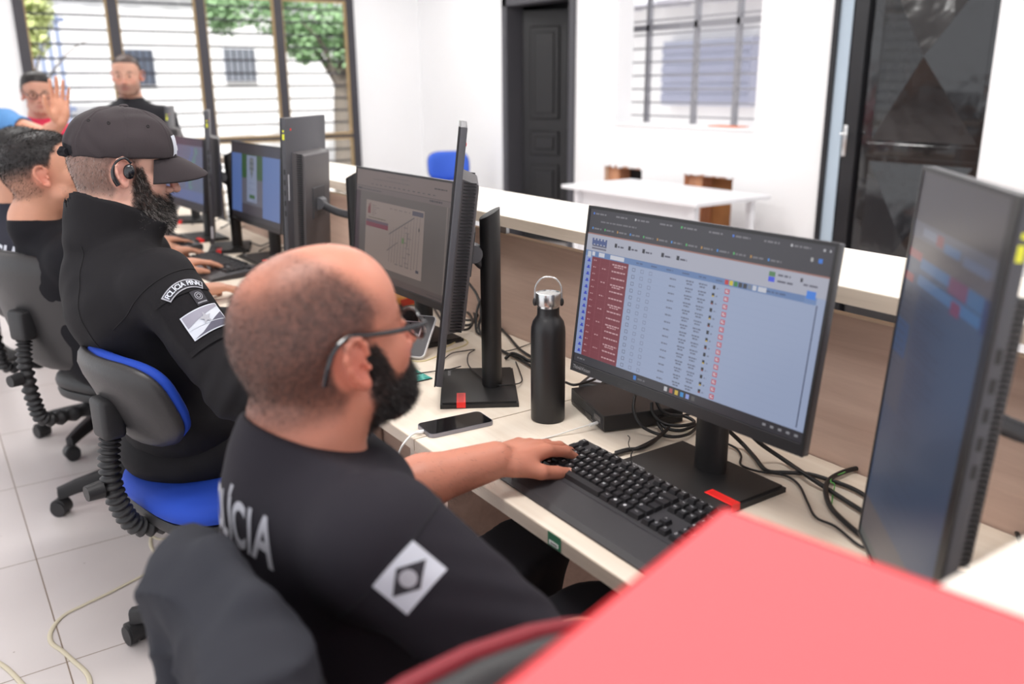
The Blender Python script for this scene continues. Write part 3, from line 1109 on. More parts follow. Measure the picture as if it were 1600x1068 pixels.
# return counter by the camera
rt = empty('return_counter', (.12, -.35, 1.075), 0, 'pale counter end top at lower right corner under the red folder', 'counter')
mb = MB(); slab(mb, (0, 0, 0), (1.44, .614, .025), 0, 1); mb.build('counter_top', [ccream, wood_edge], rt)
mb = MB(); mb.box((.50, .10, -1.075), (.518, .36, 0)); mb.build('support_panel', wood_panel, rt)
mb = MB(); mb.box((1.41, .02, -1.075), (1.43, .60, 0)); mb.build('support_panel', wood_panel, rt)
# dark valence strips behind counter gap (bottom rail of the visitor side)

# white table against the wall
wt = empty('white_table', (4.13, 4.33, 0), 0, 'plain white table against the wall below the broken holes', 'table')
wm = mat('white_laminate', (238, 238, 241), .4)
mb = MB(); mb.box((-.33, -.66, .715), (.33, .66, .74), bevel=.004); mb.build('table_top', wm, wt)
for y in (-.58, .56):
    for x in (-.26, .24):
        mb = MB(); mb.box((x, y, 0), (x+.04, y+.04, .715)); mb.build('leg', wm, wt)
mb = MB(); mb.box((-.22, -.54, .25), (-.205, .56, .715)); mb.build('front_panel', wm, wt)

# ------------------------------------------------------------------ monitors
bez = mat('monitor_bezel', (30, 29, 31), .38)
backm = mat('monitor_back_grey', (84, 80, 82), .5, bump=.12, bscale=600)
sidem = mat('monitor_side_grey', (72, 71, 76), .42)
logo_grey = mat('printed_grey_lettering', (150, 150, 152), .5)
yellow = mat('yellow_sticker', (226, 226, 60), .5)
label_w = mat('silver_label', (190, 190, 196), .4)
SCREENS = {}
def screen_material(strength, name):
    m = bpy.data.materials.new(name); m.use_nodes = True
    nt = m.node_tree; b = nt.nodes['Principled BSDF']
    at = nt.nodes.new('ShaderNodeAttribute'); at.attribute_name = 'tint'
    b.inputs['Base Color'].default_value = (.012, .012, .014, 1)
    b.inputs['Roughness'].default_value = .30
    b.inputs['Specular IOR Level'].default_value = .45
    b.inputs['Emission Strength'].default_value = strength
    nt.links.new(at.outputs['Color'], b.inputs['Emission Color'])
    return m
def screen_mesh(rects, W, H, mtl, parent):
    """rects (x0,y0,x1,y1,rgb,layer) in 0..1 with y down; screen faces +X, viewer's left is -Y... built in panel axes"""
    V, F_, Cc = [], [], []
    for r in rects:
        x0, y0, x1, y1, c, L = r[:6]
        sk = r[6] if len(r) > 6 else None
        z = .0002+L*.00006
        P = [(x0, y0), (x1, y0), (x1, y1), (x0, y1)] if sk is None else sk
        k = len(V)
        for (a, b) in P:
            V.append((z, (a-.5)*W, (.5-b)*H))
        F_.append((k, k+3, k+2, k+1))
        Cc += [lin(c)]*4
    me = np_mesh('screen', np.array(V), np.array(F_), np.array(Cc))
    o = link('screen', me, parent, [mtl])
    return o
def textrow(R, rng, x0, x1, y, h, c, L, wl=(.008, .03), gap=.004):
    x = x0
    while x < x1:
        w = rng.uniform(*wl)
        R.append((x, y, min(x+w, x1), y+h, c, L))
        x += w+gap

def monitor(name_lab, stand, saz, pc, paz, tilt, portrait=False, rects=None, strength=.5, group=None, post_h=.42, ledge=True, base=True, flip=1):
    """stand (x,y) of post, saz azimuth of stand, pc panel centre, paz azimuth the screen faces, tilt degrees back"""
    root = empty('monitor', (stand[0], stand[1], DZ), radians(saz), name_lab, 'monitor', group)
    Ri = root.rotation_euler.to_matrix().to_4x4()
    Wm = Matrix.Translation(root.location) @ Ri
    inv = Wm.inverted()
    if base:
        mb = MB()
        mb.prism([(-.055, -.125), (.118, -.125), (.118, -.100), (.118, .125), (-.055, .125)], .0, .009)
        mb.prism([(-.050, -.120), (.113, -.120), (.113, .120), (-.050, .120)], .009, .013)
        b = mb.build('base', black_matte, root)
        mb = MB(); mb.box((.062, .064, .0132), (.082, .1255, .0150), bevel=.0006, seg=1); mb.box((.062, .124, .002), (.082, .1262, .0150)); 
        mb.build('phone_slot', red_plastic, b)
        mb = MB(); mb.box((.066, .070, .0151), (.078, .127, .0154)); mb.build('slot_groove', mat('slot_inner_red', (215, 30, 28), .4), b)
        text_obj('printed_logo', 'Lenovo', .013, frameM((.100, -.085, .0134), (0, 1, 0), (-1, 0, 0)), logo_grey, b, bold=True)
    mb = MB()
    n = 28
    ring = [(.023*cos(2*pi*i/n), .033*sin(2*pi*i/n)) for i in range(n)]
    vs = mb.prism(ring, .0, post_h)
    for v in vs:
        if v.co.z > .1:
            v.co.z += -(v.co.x)*.55-.01
    mb.build('post', black_matte, root, smooth=True)
    # panel
    a = radians(paz); n0 = Vector((cos(a), sin(a), 0)); t = radians(tilt)
    nn = (n0*cos(t)+Vector((0, 0, 1))*sin(t)).normalized()
    right = Vector((0, 0, 1)).cross(n0)
    up = nn.cross(right)
    Mp = Matrix.Identity(4)
    for i in range(3):
        Mp[i][0], Mp[i][1], Mp[i][2], Mp[i][3] = nn[i], right[i], up[i], pc[i]
    Mp = inv @ Mp
    W, H = (.324, .540) if portrait else (.540, .324)
    pr = (lambda lo, hi: (lo, hi))
    def bx(mb, x0, x1, y0, y1, z0, z1, **k):
        # landscape coordinates -> rotated when portrait
        if portrait:
            a_, b_ = sorted((-z1*flip, -z0*flip)); mb.box((x0, a_, y0), (x1, b_, y1), **k)
        else:
            mb.box((x0, y0, z0), (x1, y1, z1), **k)
    mb = MB(); bx(mb, -.016, -.0015, -.270, .270, -.162, .162, bevel=.0025)
    body = mb.build('display_housing', sidem, root, smooth=True); body.matrix_local = Mp
    # hollow bezel ring in front
    mb = MB(); th = .0055; chin = .020
    bx(mb, -.0015, .0016, -.270, .270, .162-th, .162); bx(mb, -.0015, .0016, -.270, .270, -.162, -.162+chin)
    bx(mb, -.0015, .0016, -.270, -.270+th, -.162+chin, .162-th); bx(mb, -.0015, .0016, .270-th, .270, -.162+chin, .162-th)
    bx(mb, -.0016, -.0004, -.266, .266, -.150, .158)
    bo = mb.build('bezel', bez, body)
    if not portrait:
        text_obj('printed_logo', 'ThinkVision', .0105, frameM((.0018, -.237, -.1525), (0, 1, 0), (0, 0, 1)), logo_grey, body)
        mb = MB(); bx(mb, .0016, .0022, -.262, .262, -.1435, -.1425); mb.build('chin_line', dark_grey, body)
    # screen
    so = screen_mesh(rects or [(0, 0, 1, 1, (20, 22, 28), 0)], (.313 if portrait else .529)-.0, (.529 if portrait else .298), SCREENS.setdefault(strength, screen_material(strength, 'lit_screen_%d' % int(strength*100))), body)
    so.location = (0, 0, 0)
    if portrait:
        so.location = (0, -.0075, 0)
    else:
        so.location = (0, 0, .0075)
    # rear electronics hump with ventilation ribs and ports
    mb = MB()
    hump = [(-.165, -.118), (.165, -.118), (.165, .118), (-.165, .118)]
    lo = []; hi = []
    for (y, z) in hump:
        lo.append((-.016, y, z)); hi.append((-.052, y*.94, z*.90))
    if portrait:
        lo = [(x, -z, y) for x, y, z in lo]; hi = [(x, -z, y) for x, y, z in hi]
    L_ = [mb.bm.verts.new(p) for p in lo]; H_ = [mb.bm.verts.new(p) for p in hi]
    mb.bm.faces.new(H_)
    for i in range(4):
        mb.bm.faces.new((L_[i], L_[(i+1) % 4], H_[(i+1) % 4], H_[i]))
    es = [e for e in mb.bm.edges if all(v in H_ for v in e.verts)]
    bmesh.ops.bevel(mb.bm, geom=es, offset=.006, segments=3, profile=.5, affect='EDGES')
    mb.build('rear_housing', backm, body, smooth=True)
    for s in (1, -1):
        mb = MB()
        for k in range(46):
            y = -.158+k*.0070
            bx(mb, -.046, -.020, y, y+.0028, s*.110-.004+(s > 0)*.003, s*.110+.004+(s > 0)*.003)
        mb.build('vent_ribs', black, body)
    mb = MB(); mb.mi = 0
    for k in range(5):
        bx(mb, -.012, -.006, .10-.032*k, .116-.032*k, -.1625, -.1615)
    mb.build('side_ports', black, body)
    mb = MB()
    bx(mb, -.012, -.005, .205, .222, -.1626, -.1616); bx(mb, -.011, -.006, .228, .234, -.1626, -.1616)
    mb.build('yellow_sticker', yellow, body)
    mb = MB(); bx(mb, -.013, -.004, -.245, -.195, -.1626, -.1616); mb.build('silver_label', label_w, body)
    mb = MB(); bx(mb, -.0168, -.0158, .02, .10, -.153, -.146)
    mb.build('silver_label', label_w, body)
    mb = MB(); M_ = (-.0166, .0, .0)
    p0 = (-.0166, .125, .235) if portrait else (-.0166, .235, -.125)
    mb.sph(p0, (.0012, .004, .004), 10); mb.build('red_dot', red_plastic, body)
    # arm with round hinge between post and panel
    back_c = Mp @ Vector((-.055, 0, 0))
    mb = MB()
    hz = back_c.z-.005
    mb.cyl((back_c.x-.002, back_c.y-.022, hz), (back_c.x-.002, back_c.y+.022, hz), .020, seg=24)
    mb.build('hinge', mat('hinge_grey', (92, 92, 96), .4), root, smooth=True)
    mb = MB()
    mb.tube([(back_c.x, back_c.y, hz), (back_c.x*.5, back_c.y*.5, hz-.025), (.0, .0, hz-.035)], .013, 10)
    mb.build('arm', dark_grey, root, smooth=True)
    mb = MB()
    pl = Mp @ Vector((-.050, 0, 0))
    mb.box((-.056, -.05, -.05), (-.050, .05, .05), M=Mp, bevel=.002); mb.build('mount_plate', dark_grey, root)
    return root

rng = random.Random(11)
def scr_table():
    R = [(0, 0, 1, 1, (168, 182, 214), 0)]
    dk = (66, 64, 70)
    R.append((0, 0, 1, .150, dk, 1)); R.append((0, .150, 1, .158, (170, 120, 110), 2))
    for i in range(9):
        x = .03+i*.105
        textrow(R, rng, x, x+.055, .022, .010, (130, 128, 134), 3)
        if i % 2 == 0: R.append((x-.012, .020, x-.005, .033, [(80, 130, 230), (90, 190, 110), (200, 200, 205)][i % 3], 3))
    for i in range(13):
        x = .03+i*.064
        textrow(R, rng, x, x+.038, .115, .010, (128, 126, 132), 3)
        R.append((x-.010, .112, x-.004, .126, [(80, 150, 230), (90, 190, 110), (200, 150, 80)][i % 3], 3))
    textrow(R, rng, .06, .24, .068, .010, (120, 118, 124), 3)
    R += [(.955, .07, .968, .092, (60, 130, 230), 3), (.93, .07, .938, .09, (190, 190, 190), 3), (.965, .02, .972, .032, (200, 200, 205), 3), (.985, .02, .99, .032, (200, 200, 205), 3)]
    R.append((0, .158, 1, .262, (188, 190, 206), 1))
    # wave-like emblem and its caption
    for k in range(9):
        x = .028+k*.0085
        R.append((x, .18+.012*(k % 2), x+.009, .215+.008*((k+1) % 2), (84, 100, 150), 3))
    R.append((.03, .222, .105, .232, (110, 110, 130), 3)); R.append((.03, .238, .105, .249, (120, 118, 134), 3))
    for i in range(5):
        x = .145+i*.068+(.02 if i > 2 else 0)
        R.append((x, .190, x+.012, .215, (40, 40, 50), 3)); textrow(R, rng, x+.016, x+.045, .202, .010, (90, 90, 105), 3)
    R += [(.80, .175, .822, .20, (90, 140, 90), 3), (.80, .202, .822, .228, (70, 90, 240), 3)]
    textrow(R, rng, .832, .875, .182, .010, (100, 100, 116), 3); textrow(R, rng, .832, .885, .214, .010, (100, 100, 116), 3)
    R.append((.908, .18, .916, .20, (60, 60, 70), 3)); textrow(R, rng, .92, .97, .205, .010, (110, 110, 126), 3)
    R.append((.0, .262, .93, .298, (110, 140, 190), 2)); R.append((.93, .262, .97, .30, (120, 150, 200), 2))
    R += [(.035, .266, .05, .292, (225, 225, 235), 3), (.07, .266, .10, .292, (225, 225, 235), 3), (.13, .266, .20, .292, (225, 225, 235), 3)]
    for i, c in enumerate([(210, 60, 60), (225, 205, 60), (60, 140, 70), (60, 60, 66), (60, 60, 66), (130, 140, 160), (215, 218, 230)]):
        R.append((.645+i*.0175, .266, .659+i*.0175, .292, c, 3))
    R.append((.77, .266, .80, .292, (215, 218, 230), 3))
    for i in range(6): textrow(R, rng, .26+i*.07, .29+i*.07, .276, .009, (90, 110, 150), 3)
    for (a, b) in ((.80, .87),): textrow(R, rng, a, b, .276, .009, (80, 100, 140), 3)
    R.append((.935, .235, .965, .275, (70, 140, 240), 4))
    R.append((0, .298, .0375, .945, (150, 168, 214), 1)); R.append((.0375, .298, .225, .945, (132, 50, 62), 2))
    R.append((.012, .268, .03, .305, (210, 214, 224), 4))
    for x in (.082, .130):
        R.append((x, .298, x+.0012, .945, (160, 90, 98), 3))
    n = 15
    for i in range(n):
        y = .315+i*.0425
        R += [(.018, y, .028, y+.014, (50, 70, 200), 3), (.014, y+.012, .031, y+.020, (50, 70, 200), 3)]
        R.append((.0375, y-.012, .225, y-.0112, (150, 78, 88), 3))
        textrow(R, rng, .048, .062, y, .008, (210, 160, 165), 3, (.004, .008))
        if i % 2: textrow(R, rng, .095, .118, y, .008, (210, 160, 165), 3, (.005, .01))
        textrow(R, rng, .145, .215, y+.002, .009, (216, 170, 175), 3, (.006, .016), .003)
        if i % 3 == 0: textrow(R, rng, .155, .20, y+.016, .008, (216, 170, 175), 3, (.006, .016), .003)
        for x in (.245, .285, .325):
            c = (70, 72, 84) if x < .25 else (120, 126, 150)
            for (a, b, cc, d) in ((x, y, x+.014, y+.0022), (x, y+.019, x+.014, y+.0212), (x, y, x+.0014, y+.021), (x+.0126, y, x+.014, y+.021)):
                R.append((a, b, cc, d, c, 3))
        textrow(R, rng, .420, .447, y+.008, .009, (120, 128, 150), 3, (.006, .012), .002)
        for x in (.490, .545):
            textrow(R, rng, x, x+.033, y+.000, .009, (112, 120, 142), 3, (.005, .012), .002)
            textrow(R, rng, x+.004, x+.027, y+.016, .009, (112, 120, 142), 3, (.005, .012), .002)
        R.append((.602, y-.004, .612, y+.016, (40, 40, 46), 3)); R.append((.603, y+.010, .611, y+.017, [(40, 40, 46), (220, 190, 60), (150, 60, 50)][i % 3], 4))
        textrow(R, rng, .618, .628, y+.006, .008, (120, 126, 150), 3, (.004, .008))
        x = .650
        R += [(x, y, x+.018, y+.027, (208, 70, 92), 3), (x+.003, y+.005, x+.015, y+.021, (222, 214, 226), 4), (x+.008, y+.008, x+.016, y+.014, (208, 70, 92), 5)]
        R.append((.225, y-.012, .93, y-.0112, (156, 172, 206), 2))
    R.append((.972, .30, .9755, .93, (50, 60, 90), 3))
    R.append((0, .945, 1, 1, (48, 46, 52), 4))
    textrow(R, rng, .02, .06, .968, .010, (120, 120, 126), 5)
    R.append((.315, .958, .328, .985, (50, 130, 220), 5))
    textrow(R, rng, .335, .37, .968, .010, (110, 110, 116), 5)
    for i, c in enumerate([(205, 205, 210), (180, 90, 90), (220, 190, 70), (60, 150, 220), (150, 170, 240), (90, 90, 90)]):
        R.append((.46+i*.024, .958, .474+i*.024, .985, c, 5))
    for i in range(5): R.append((.86+i*.028, .965, .872+i*.028, .978, (150, 150, 156), 5))
    return R
def scr_map():
    bg = (98, 90, 86)
    R = [(0, 0, 1, 1, bg, 0), (0, 0, 1, .15, (122, 108, 104), 1), (0, .15, 1, .155, (80, 74, 72), 2)]
    for i in range(14): textrow(R, rng, .18+i*.05, .205+i*.05, .118, .010, (80, 76, 78), 2)
    textrow(R, rng, .35, .60, .035, .010, (110, 98, 96), 2); textrow(R, rng, .2, .6, .07, .010, (104, 94, 92), 2)
    textrow(R, rng, .84, .96, .06, .012, (60, 56, 58), 2)
    R.append((0, .155, 1, .20, (112, 100, 98), 1)); textrow(R, rng, .05, .30, .175, .010, (70, 66, 70), 2); R.append((.02, .17, .07, .185, (60, 56, 62), 2)); textrow(R, rng, .80, .92, .165, .016, (62, 58, 62), 2)
    R.append((0, .2, .055, .94, (70, 54, 60), 1))
    R.append((.13, .275, .76, .88, (148, 132, 124), 2))
    for k, (a, b) in enumerate(((.15, .34), (.158, .31), (.166, .325), (.174, .30))): R.append((a, b, a+.009, .40, (120, 66, 66), 3))
    for k in range(6): textrow(R, rng, .20, .20+(.05, .09, .05, .04, .05, .03)[k], .315+k*.018, .006, (110, 98, 96), 3)
    textrow(R, rng, .16, .36, .43, .009, (96, 88, 70), 3, (.01, .03))
    R.append((.135, .455, .39, .48, (100, 84, 94), 3)); R.append((.135, .48, .39, .52, (124, 56, 70), 3))
    R.append((.64, .29, .75, .33, (84, 80, 92), 3)); textrow(R, rng, .40, .62, .31, .010, (126, 112, 106), 3, (.02, .05), .02)
    for k in range(11):
        x = .42+k*.03
        y0 = .50-.018*k
        R.append((x, y0, x+.002, .80-.012*(k % 3), (104, 94, 92), 3, [(x, y0), (x+.0025, y0), (x+.0045-.012, .80), (x-.012, .80)]))
    R.append((0, 0, 0, 0, (96, 88, 88), 3, [(.40, .545), (.66, .345), (.665, .352), (.405, .552)]))
    R.append((0, 0, 0, 0, (96, 88, 88), 3, [(.385, .70), (.50, .60), (.503, .606), (.388, .708)]))
    R += [(.545, .55, .565, .60, (104, 128, 84), 4), (.71, .43, .72, .46, (60, 56, 60), 4), (.60, .50, .605, .62, (90, 84, 84), 4)]
    for k in range(8): textrow(R, rng, .56+.02*(k % 3), .60+.02*(k % 3), .45+k*.045, .008, (100, 92, 92), 4, (.006, .014))
    R.append((.70, .80, .73, .825, (70, 70, 80), 4)); textrow(R, rng, .48, .66, .80, .010, (110, 100, 98), 4, (.02, .05), .02)
    R.append((0, .94, 1, 1, (86, 76, 74), 3)); textrow(R, rng, .30, .40, .965, .012, (60, 56, 56), 4, (.012, .012), .006); textrow(R, rng, .82, .96, .97, .008, (60, 56, 56), 4)
    R.append((.965, .2, .975, .93, (128, 116, 110), 3))
    return R
def scr_green():
    R = [(0, 0, 1, 1, (62, 56, 60), 0), (0, .13, 1, .93, (72, 66, 74), 1), (0, .13, .22, .93, (92, 118, 178), 2), (.66, .13, 1, .93, (96, 122, 178), 2)]
    R += [(.22, .13, .66, .45, (50, 86, 44), 2), (.22, .45, .66, .80, (96, 96, 108), 2), (.33, .14, .54, .76, (136, 146, 172), 3)]
    # crest
    for k in range(7):
        a = .045*(1 if k < 4 else 1-(k-3)*.25)
        R.append((.435-a, .19+k*.035, .435+a, .225+k*.035, (96, 104, 112) if k % 2 else (118, 124, 128), 4))
    R += [(.40, .17, .47, .19, (100, 104, 112), 4), (.385, .66, .50, .71, (60, 100, 60), 4)]
    textrow(R, rng, .37, .50, .50, .014, (120, 132, 160), 4); textrow(R, rng, .37, .50, .58, .010, (120, 132, 160), 4); textrow(R, rng, .46, .52, .73, .010, (100, 110, 130), 4)
    R.append((0, .93, 1, 1, (44, 40, 44), 3))
    return R
def scr_mapblue():
    R = [(0, 0, 1, 1, (92, 108, 132), 0), (0, 0, 1, .10, (46, 52, 66), 1), (0, .78, 1, .94, (92, 110, 158), 1), (0, .94, 1, 1, (28, 28, 34), 1)]
    for k in range(26):
        x, y = rng.uniform(.15, .6), rng.uniform(.3, .6)
        R.append((x, y, x+rng.uniform(.03, .1), y+rng.uniform(.02, .06), rng.choice([(88, 90, 132), (96, 96, 140), (80, 92, 120)]), 2+k % 3))
    for k in range(14):
        y = .12+k*.045; x = .80-.012*k+.02*sin(k)
        R.append((x, y, x+.05+.02*sin(k*2), y+.05, (84, 138, 128), 3)); R.append((x-.09, y, x-.05, y+.045, (86, 112, 168), 3))
    for k in range(14): textrow(R, rng, .1+.05*(k % 5), .3+.1*(k % 6), .14+k*.043, .006, (110, 122, 142), 4, (.01, .05), .05)
    return R
def scr_portrait():
    R = [(0, 0, 1, 1, (58, 78, 108), 0), (0, 0, 1, .12, (72, 66, 70), 1), (0, .12, 1, .16, (96, 98, 112), 1)]
    R += [(.0, .16, 1, .20, (90, 84, 90), 1), (.16, .13, .34, .15, (120, 128, 150), 2), (.34, .13, .42, .155, (140, 70, 80), 2), (.44, .14, .62, .16, (84, 116, 158), 2), (.66, .145, .92, .165, (100, 112, 140), 2)]
    R += [(.20, .20, .70, .225, (62, 110, 160), 2), (.56, .20, .76, .235, (112, 58, 98), 3), (.76, .20, .92, .235, (60, 104, 150), 2), (.0, .19, .20, .21, (150, 74, 86), 2)]
    R += [(.20, .24, .95, .265, (62, 110, 160), 2), (.62, .245, .72, .275, (120, 50, 90), 3), (.92, .20, .98, .27, (34, 50, 96), 3), (.0, .25, .14, .27, (150, 64, 80), 3)]
    R.append((.0, .28, .24, .60, (70, 82, 104), 1)); R.append((.02, .37, .20, .46, (40, 84, 130), 2))
    for k in range(44):
        y = .285+k*.0135
        if k % 6 == 5: continue
        textrow(R, rng, .26+.04*(k % 2), .26+rng.choice([.1, .2, .25, .35]), y, .0035, (44, 58, 86), 3, (.02, .05), .01)
    for k in range(10): textrow(R, rng, .02, .16, .30+k*.02, .004, (52, 62, 84), 3, (.02, .05), .01)
    R.append((0, .88, 1, 1, (88, 84, 92), 2)); R.append((0, .975, 1, 1, (60, 74, 78), 3))
    return R
M2 = monitor('wide monitor showing a data table with dark red rows', (1.105, 1.0), 180, (1.050, 1.031, 1.038), 182.5, 7.5, rects=scr_table(), strength=.70)
M1 = monitor('upright monitor at right edge with blue web page on screen', (1.10, .425), 137, (.978, .55, 1.045), 137, 3, True, scr_portrait(), .55)
M3 = monitor('upright monitor seen edge-on beside the black steel bottle', (1.036, 1.62), 149, (.952, 1.662, 1.075), 149, 7, True, flip=-1)
M4 = monitor('wide monitor with dim beige street map and red banner', (1.13, 2.12), 180, (1.055, 2.11, 1.037), 181, 6, rects=scr_map(), strength=.62)
M5 = monitor('upright monitor showing its grey back and port side', (1.16, 2.62), 140, (1.05, 2.78, 1.06), 136, 3, True)
M6 = monitor('wide monitor with green page and town crest on screen', (1.18, 3.48), 180, (1.12, 3.487, 1.043), 182, 5, rects=scr_green(), strength=.72)
M7 = monitor('upright monitor seen edge-on between the green page and map screens', (1.13, 3.83), 160, (1.04, 3.85, 1.06), 163, 3, True)
M8 = monitor('wide monitor with blue green map, farthest lit screen', (1.11, 4.19), 180, (1.045, 4.285, 1.04), 184, 5, rects=scr_mapblue(), strength=.7)
M9 = monitor('upright monitor at the far end of the row, back turned', (1.21, 4.80), 160, (1.125, 4.84, 1.06), 161, 3, True)
# ------------------------------------------------------------------ people
nail_m = mat('fingernail', (226, 170, 150), .3)
eye_m = mat('eye_white', (168, 150, 142), .2)
iris_m = mat('dark_iris', (40, 26, 18), .15)
hair_black = mat('black_hair', (28, 23, 22), .45)
hair_brown = mat('dark_brown_hair', (44, 34, 31), .5)
hair_grey = mat('grey_hair', (168, 160, 156), .45)
skin_m = mat('human_skin', (210, 150, 125), .48, bump=.12, bscale=350, attr='tint', var=.05, vscale=30, sss=.12)
cloth_navy = mat('charcoal_cotton', (36, 33, 40), .85, bump=.25, bscale=900, spec=.25)
cloth_black = mat('black_twill', (27, 25, 28), .8, bump=.3, bscale=900, spec=.25)
cloth_black2 = mat('black_cotton', (24, 23, 28), .85, bump=.2, bscale=900, spec=.25)
trouser_m = mat('dark_trousers', (34, 33, 38), .85, bump=.2, bscale=600, spec=.25)
print_white = mat('white_fabric_print', (206, 210, 220), .7)
print_grey = mat('grey_fabric_print', (172, 172, 180), .7)
print_dark = mat('dark_fabric_print', (40, 38, 46), .7)
shoe_m = mat('black_shoe', (28, 26, 28), .5)

def A(*v): return np.array(v, float)

def paint(V, T, base, hair=None, hmask=None, red=(212, 116, 100), s=1.0):
    """T=(c,R): head frame"""
    L = (V-T[0]) @ T[1]/s
    base = np.array(lin(base)); redc = np.array(lin(red))
    C = np.tile(base, (len(V), 1))
    x, y, z = L.T
    inh = (np.abs(x) < .2) & (np.abs(y) < .14) & (z > -.2) & (z < .16)
    w = np.exp(-((np.abs(y)-.084)**2/.0006+(x+.014)**2/.0012+(z+.014)**2/.0022))*.55
    w += np.exp(-((x-.108)**2/.0004+y**2/.0004+(z+.034)**2/.0004))*.45
    w += np.exp(-((x-.075)**2/.0005+(np.abs(y)-.045)**2/.0005+(z+.03)**2/.0005))*.3
    lip = np.exp(-((x-.096)**2/.00012+y**2/.0005+(z+.0715)**2/.00007))
    w = np.clip(w*inh, 0, .8)[:, None]
    C = C*(1-w)+redc*w
    lw = np.clip(lip*inh, 0, .85)[:, None]
    C = C*(1-lw)+np.array(lin((176, 92, 88)))*lw
    br = np.exp(-((x-.084)**2/.0002+(np.abs(y)-.032)**2/.00022+(z-.0175)**2/.000035))*inh
    if hair is not None:
        hm = hmask(x, y, z) if hmask else 0
        hm = np.clip(np.maximum(hm*inh, br*.9), 0, 1)[:, None]
        C = C*(1-hm)+np.array(lin(hair))*hm
    return C

def eyes(T, s, parent, closed=False):
    c, R = T
    for y in (1, -1):
        mb = MB()
        p = c+R @ (A(.0795, y*.031, -.005)*s)
        mb.sph(p, .0104*s, 16)
        e = mb.build('eye', eye_m, parent, smooth='full')
        mb = MB(); q = c+R @ (A(.0885, y*.031, -.005)*s)
        mb.sph(q, .0056*s, 10); mb.build('iris', iris_m, e, smooth='full')

def finish(name, S, res, mtl, parent, col=None, it=2):
    V, Q = S.mesh(res)
    V, Q = keep_main(V, Q)
    V = relax(V, Q, it)
    me = np_mesh(name, V, Q, col(V) if col else None)
    o = link(name, me, parent, [mtl])
    return o, V, Q

def bvh_of(V, Q):
    return BVHTree.FromPolygons([Vector(v) for v in V], [tuple(int(i) for i in q) for q in Q])

def decal(name, build, center, xdir, ydir, bvh, m, parent, off=.0012, cuts=3):
    """build(mb) draws in the xy plane; result is laid on the cloth surface"""
    mb = MB(); build(mb)
    M = frameM(Vector(center), Vector(xdir), Vector(ydir))
    me = bpy.data.meshes.new(name)
    bmesh.ops.triangulate(mb.bm, faces=mb.bm.faces)
    for _ in range(cuts):
        es = [e for e in mb.bm.edges if e.calc_length() > .008]
        if not es: break
        bmesh.ops.subdivide_edges(mb.bm, edges=es, cuts=1, use_grid_fill=False)
        bmesh.ops.triangulate(mb.bm, faces=mb.bm.faces)
    mb.bm.to_mesh(me); mb.bm.free()
    me.transform(M)
    n = Vector(xdir).cross(Vector(ydir)).normalized()
    drape_text(me, bvh, -n, off)
    return link(name, me, parent, m if isinstance(m, (list, tuple)) else [m])

def arm(S, sh, el, wr, r=(.052, .042, .034, .026), k=.02):
    S.cone(sh, el, r[0], r[1], k)
    m = A(*el)*.65+A(*wr)*.35
    S.cone(el, m, r[1]*.95, r[2]*1.08, .015)
    S.cone(m, wr, r[2]*1.05, r[3], .015)

def legs(S, hips, knees, ankles, r=(.088, .062, .050), k=.03, side=None):
    for h, kn, an in zip(hips, knees, ankles):
        S.cone(h, kn, r[0], r[1], k); S.cone(kn, an, r[1], r[2], .02)

def shoes(parent, ankles, yaws, name='shoe'):
    for a, yw in zip(ankles, yaws):
        S = SDF(); d = A(cos(yw), sin(yw), 0); a = A(*a)
        R = rotm(d)
        b = A(a[0], a[1], 0)
        S.ell(b+d*.02+A(0, 0, .05), (.09, .043, .05), R, .02)
        S.ell(b+d*.12+A(0, 0, .035), (.085, .046, .035), R, .03)
        S.cone(b+A(0, 0, .05), b+A(0, 0, .11), .046, .045, .02)
        S.cut(b+A(0, 0, .008), (0, 0, -1))
        o, V, Q = finish(name, S, .006, shoe_m, parent)
        mb = MB()
        pts = [(b+d*(.055+.145*cos(t))+np.cross(A(0, 0, 1), d)*.052*sin(t)*(1+.1*cos(t))) for t in np.linspace(0, 2*pi, 24, endpoint=False)]
        mb.prism([(p[0], p[1]) for p in pts], .0, .014); mb.build('sole', rubber, o)

# ============ seated man nearest the camera =================================================
P1 = empty('person', (.32, 1.0, 0), 0, 'seated bearded man in dark shirt and glasses typing, nearest the camera', 'person')
P1.matrix_world  # origin stays at the chair; children keep world coordinates through an inverse offset
def wparent(root):
    """holder so that world-space meshes can be parented"""
    return root
OFF = {}
def adopt(o, root):
    o.parent = root
    o.matrix_parent_inverse = Matrix.Translation(-Vector(root.location))

s1 = 1.05
hc, hR = A(.398, 1.008, 1.113), head_rot(7, -9, 0)
T1 = (hc, hR)
def hair1(x, y, z):
    ay = np.abs(y)
    low = np.where(x < -.030, -.070, np.where(x < .03, -.070+(x+.030)*1.6, .03))
    front = .050-.70*np.clip(z-.035, 0, 1)-.25*np.clip(.05-ay, 0, 1)
    m = sstep(z, low-.014, low+.016)*(1-sstep(x, front-.022, front+.014))
    ear = sstep(np.hypot((x+.012)/.026, (z+.010)/.036), .85, 1.15)
    m = m*np.where(ay > .055, ear, 1)
    top = 1-.42*sstep(z, .080, .110)
    spot = 1-.75*np.exp(-((x+.068)**2+y**2+(z-.088)**2)/.0011)
    nse = .93+.07*np.sin(x*310+3*np.sin(z*260))*np.sin(z*290+2*np.sin(y*270))
    fade = sstep(z, low-.01, low+.05)*.5+.5
    return m*top*spot*nse*fade
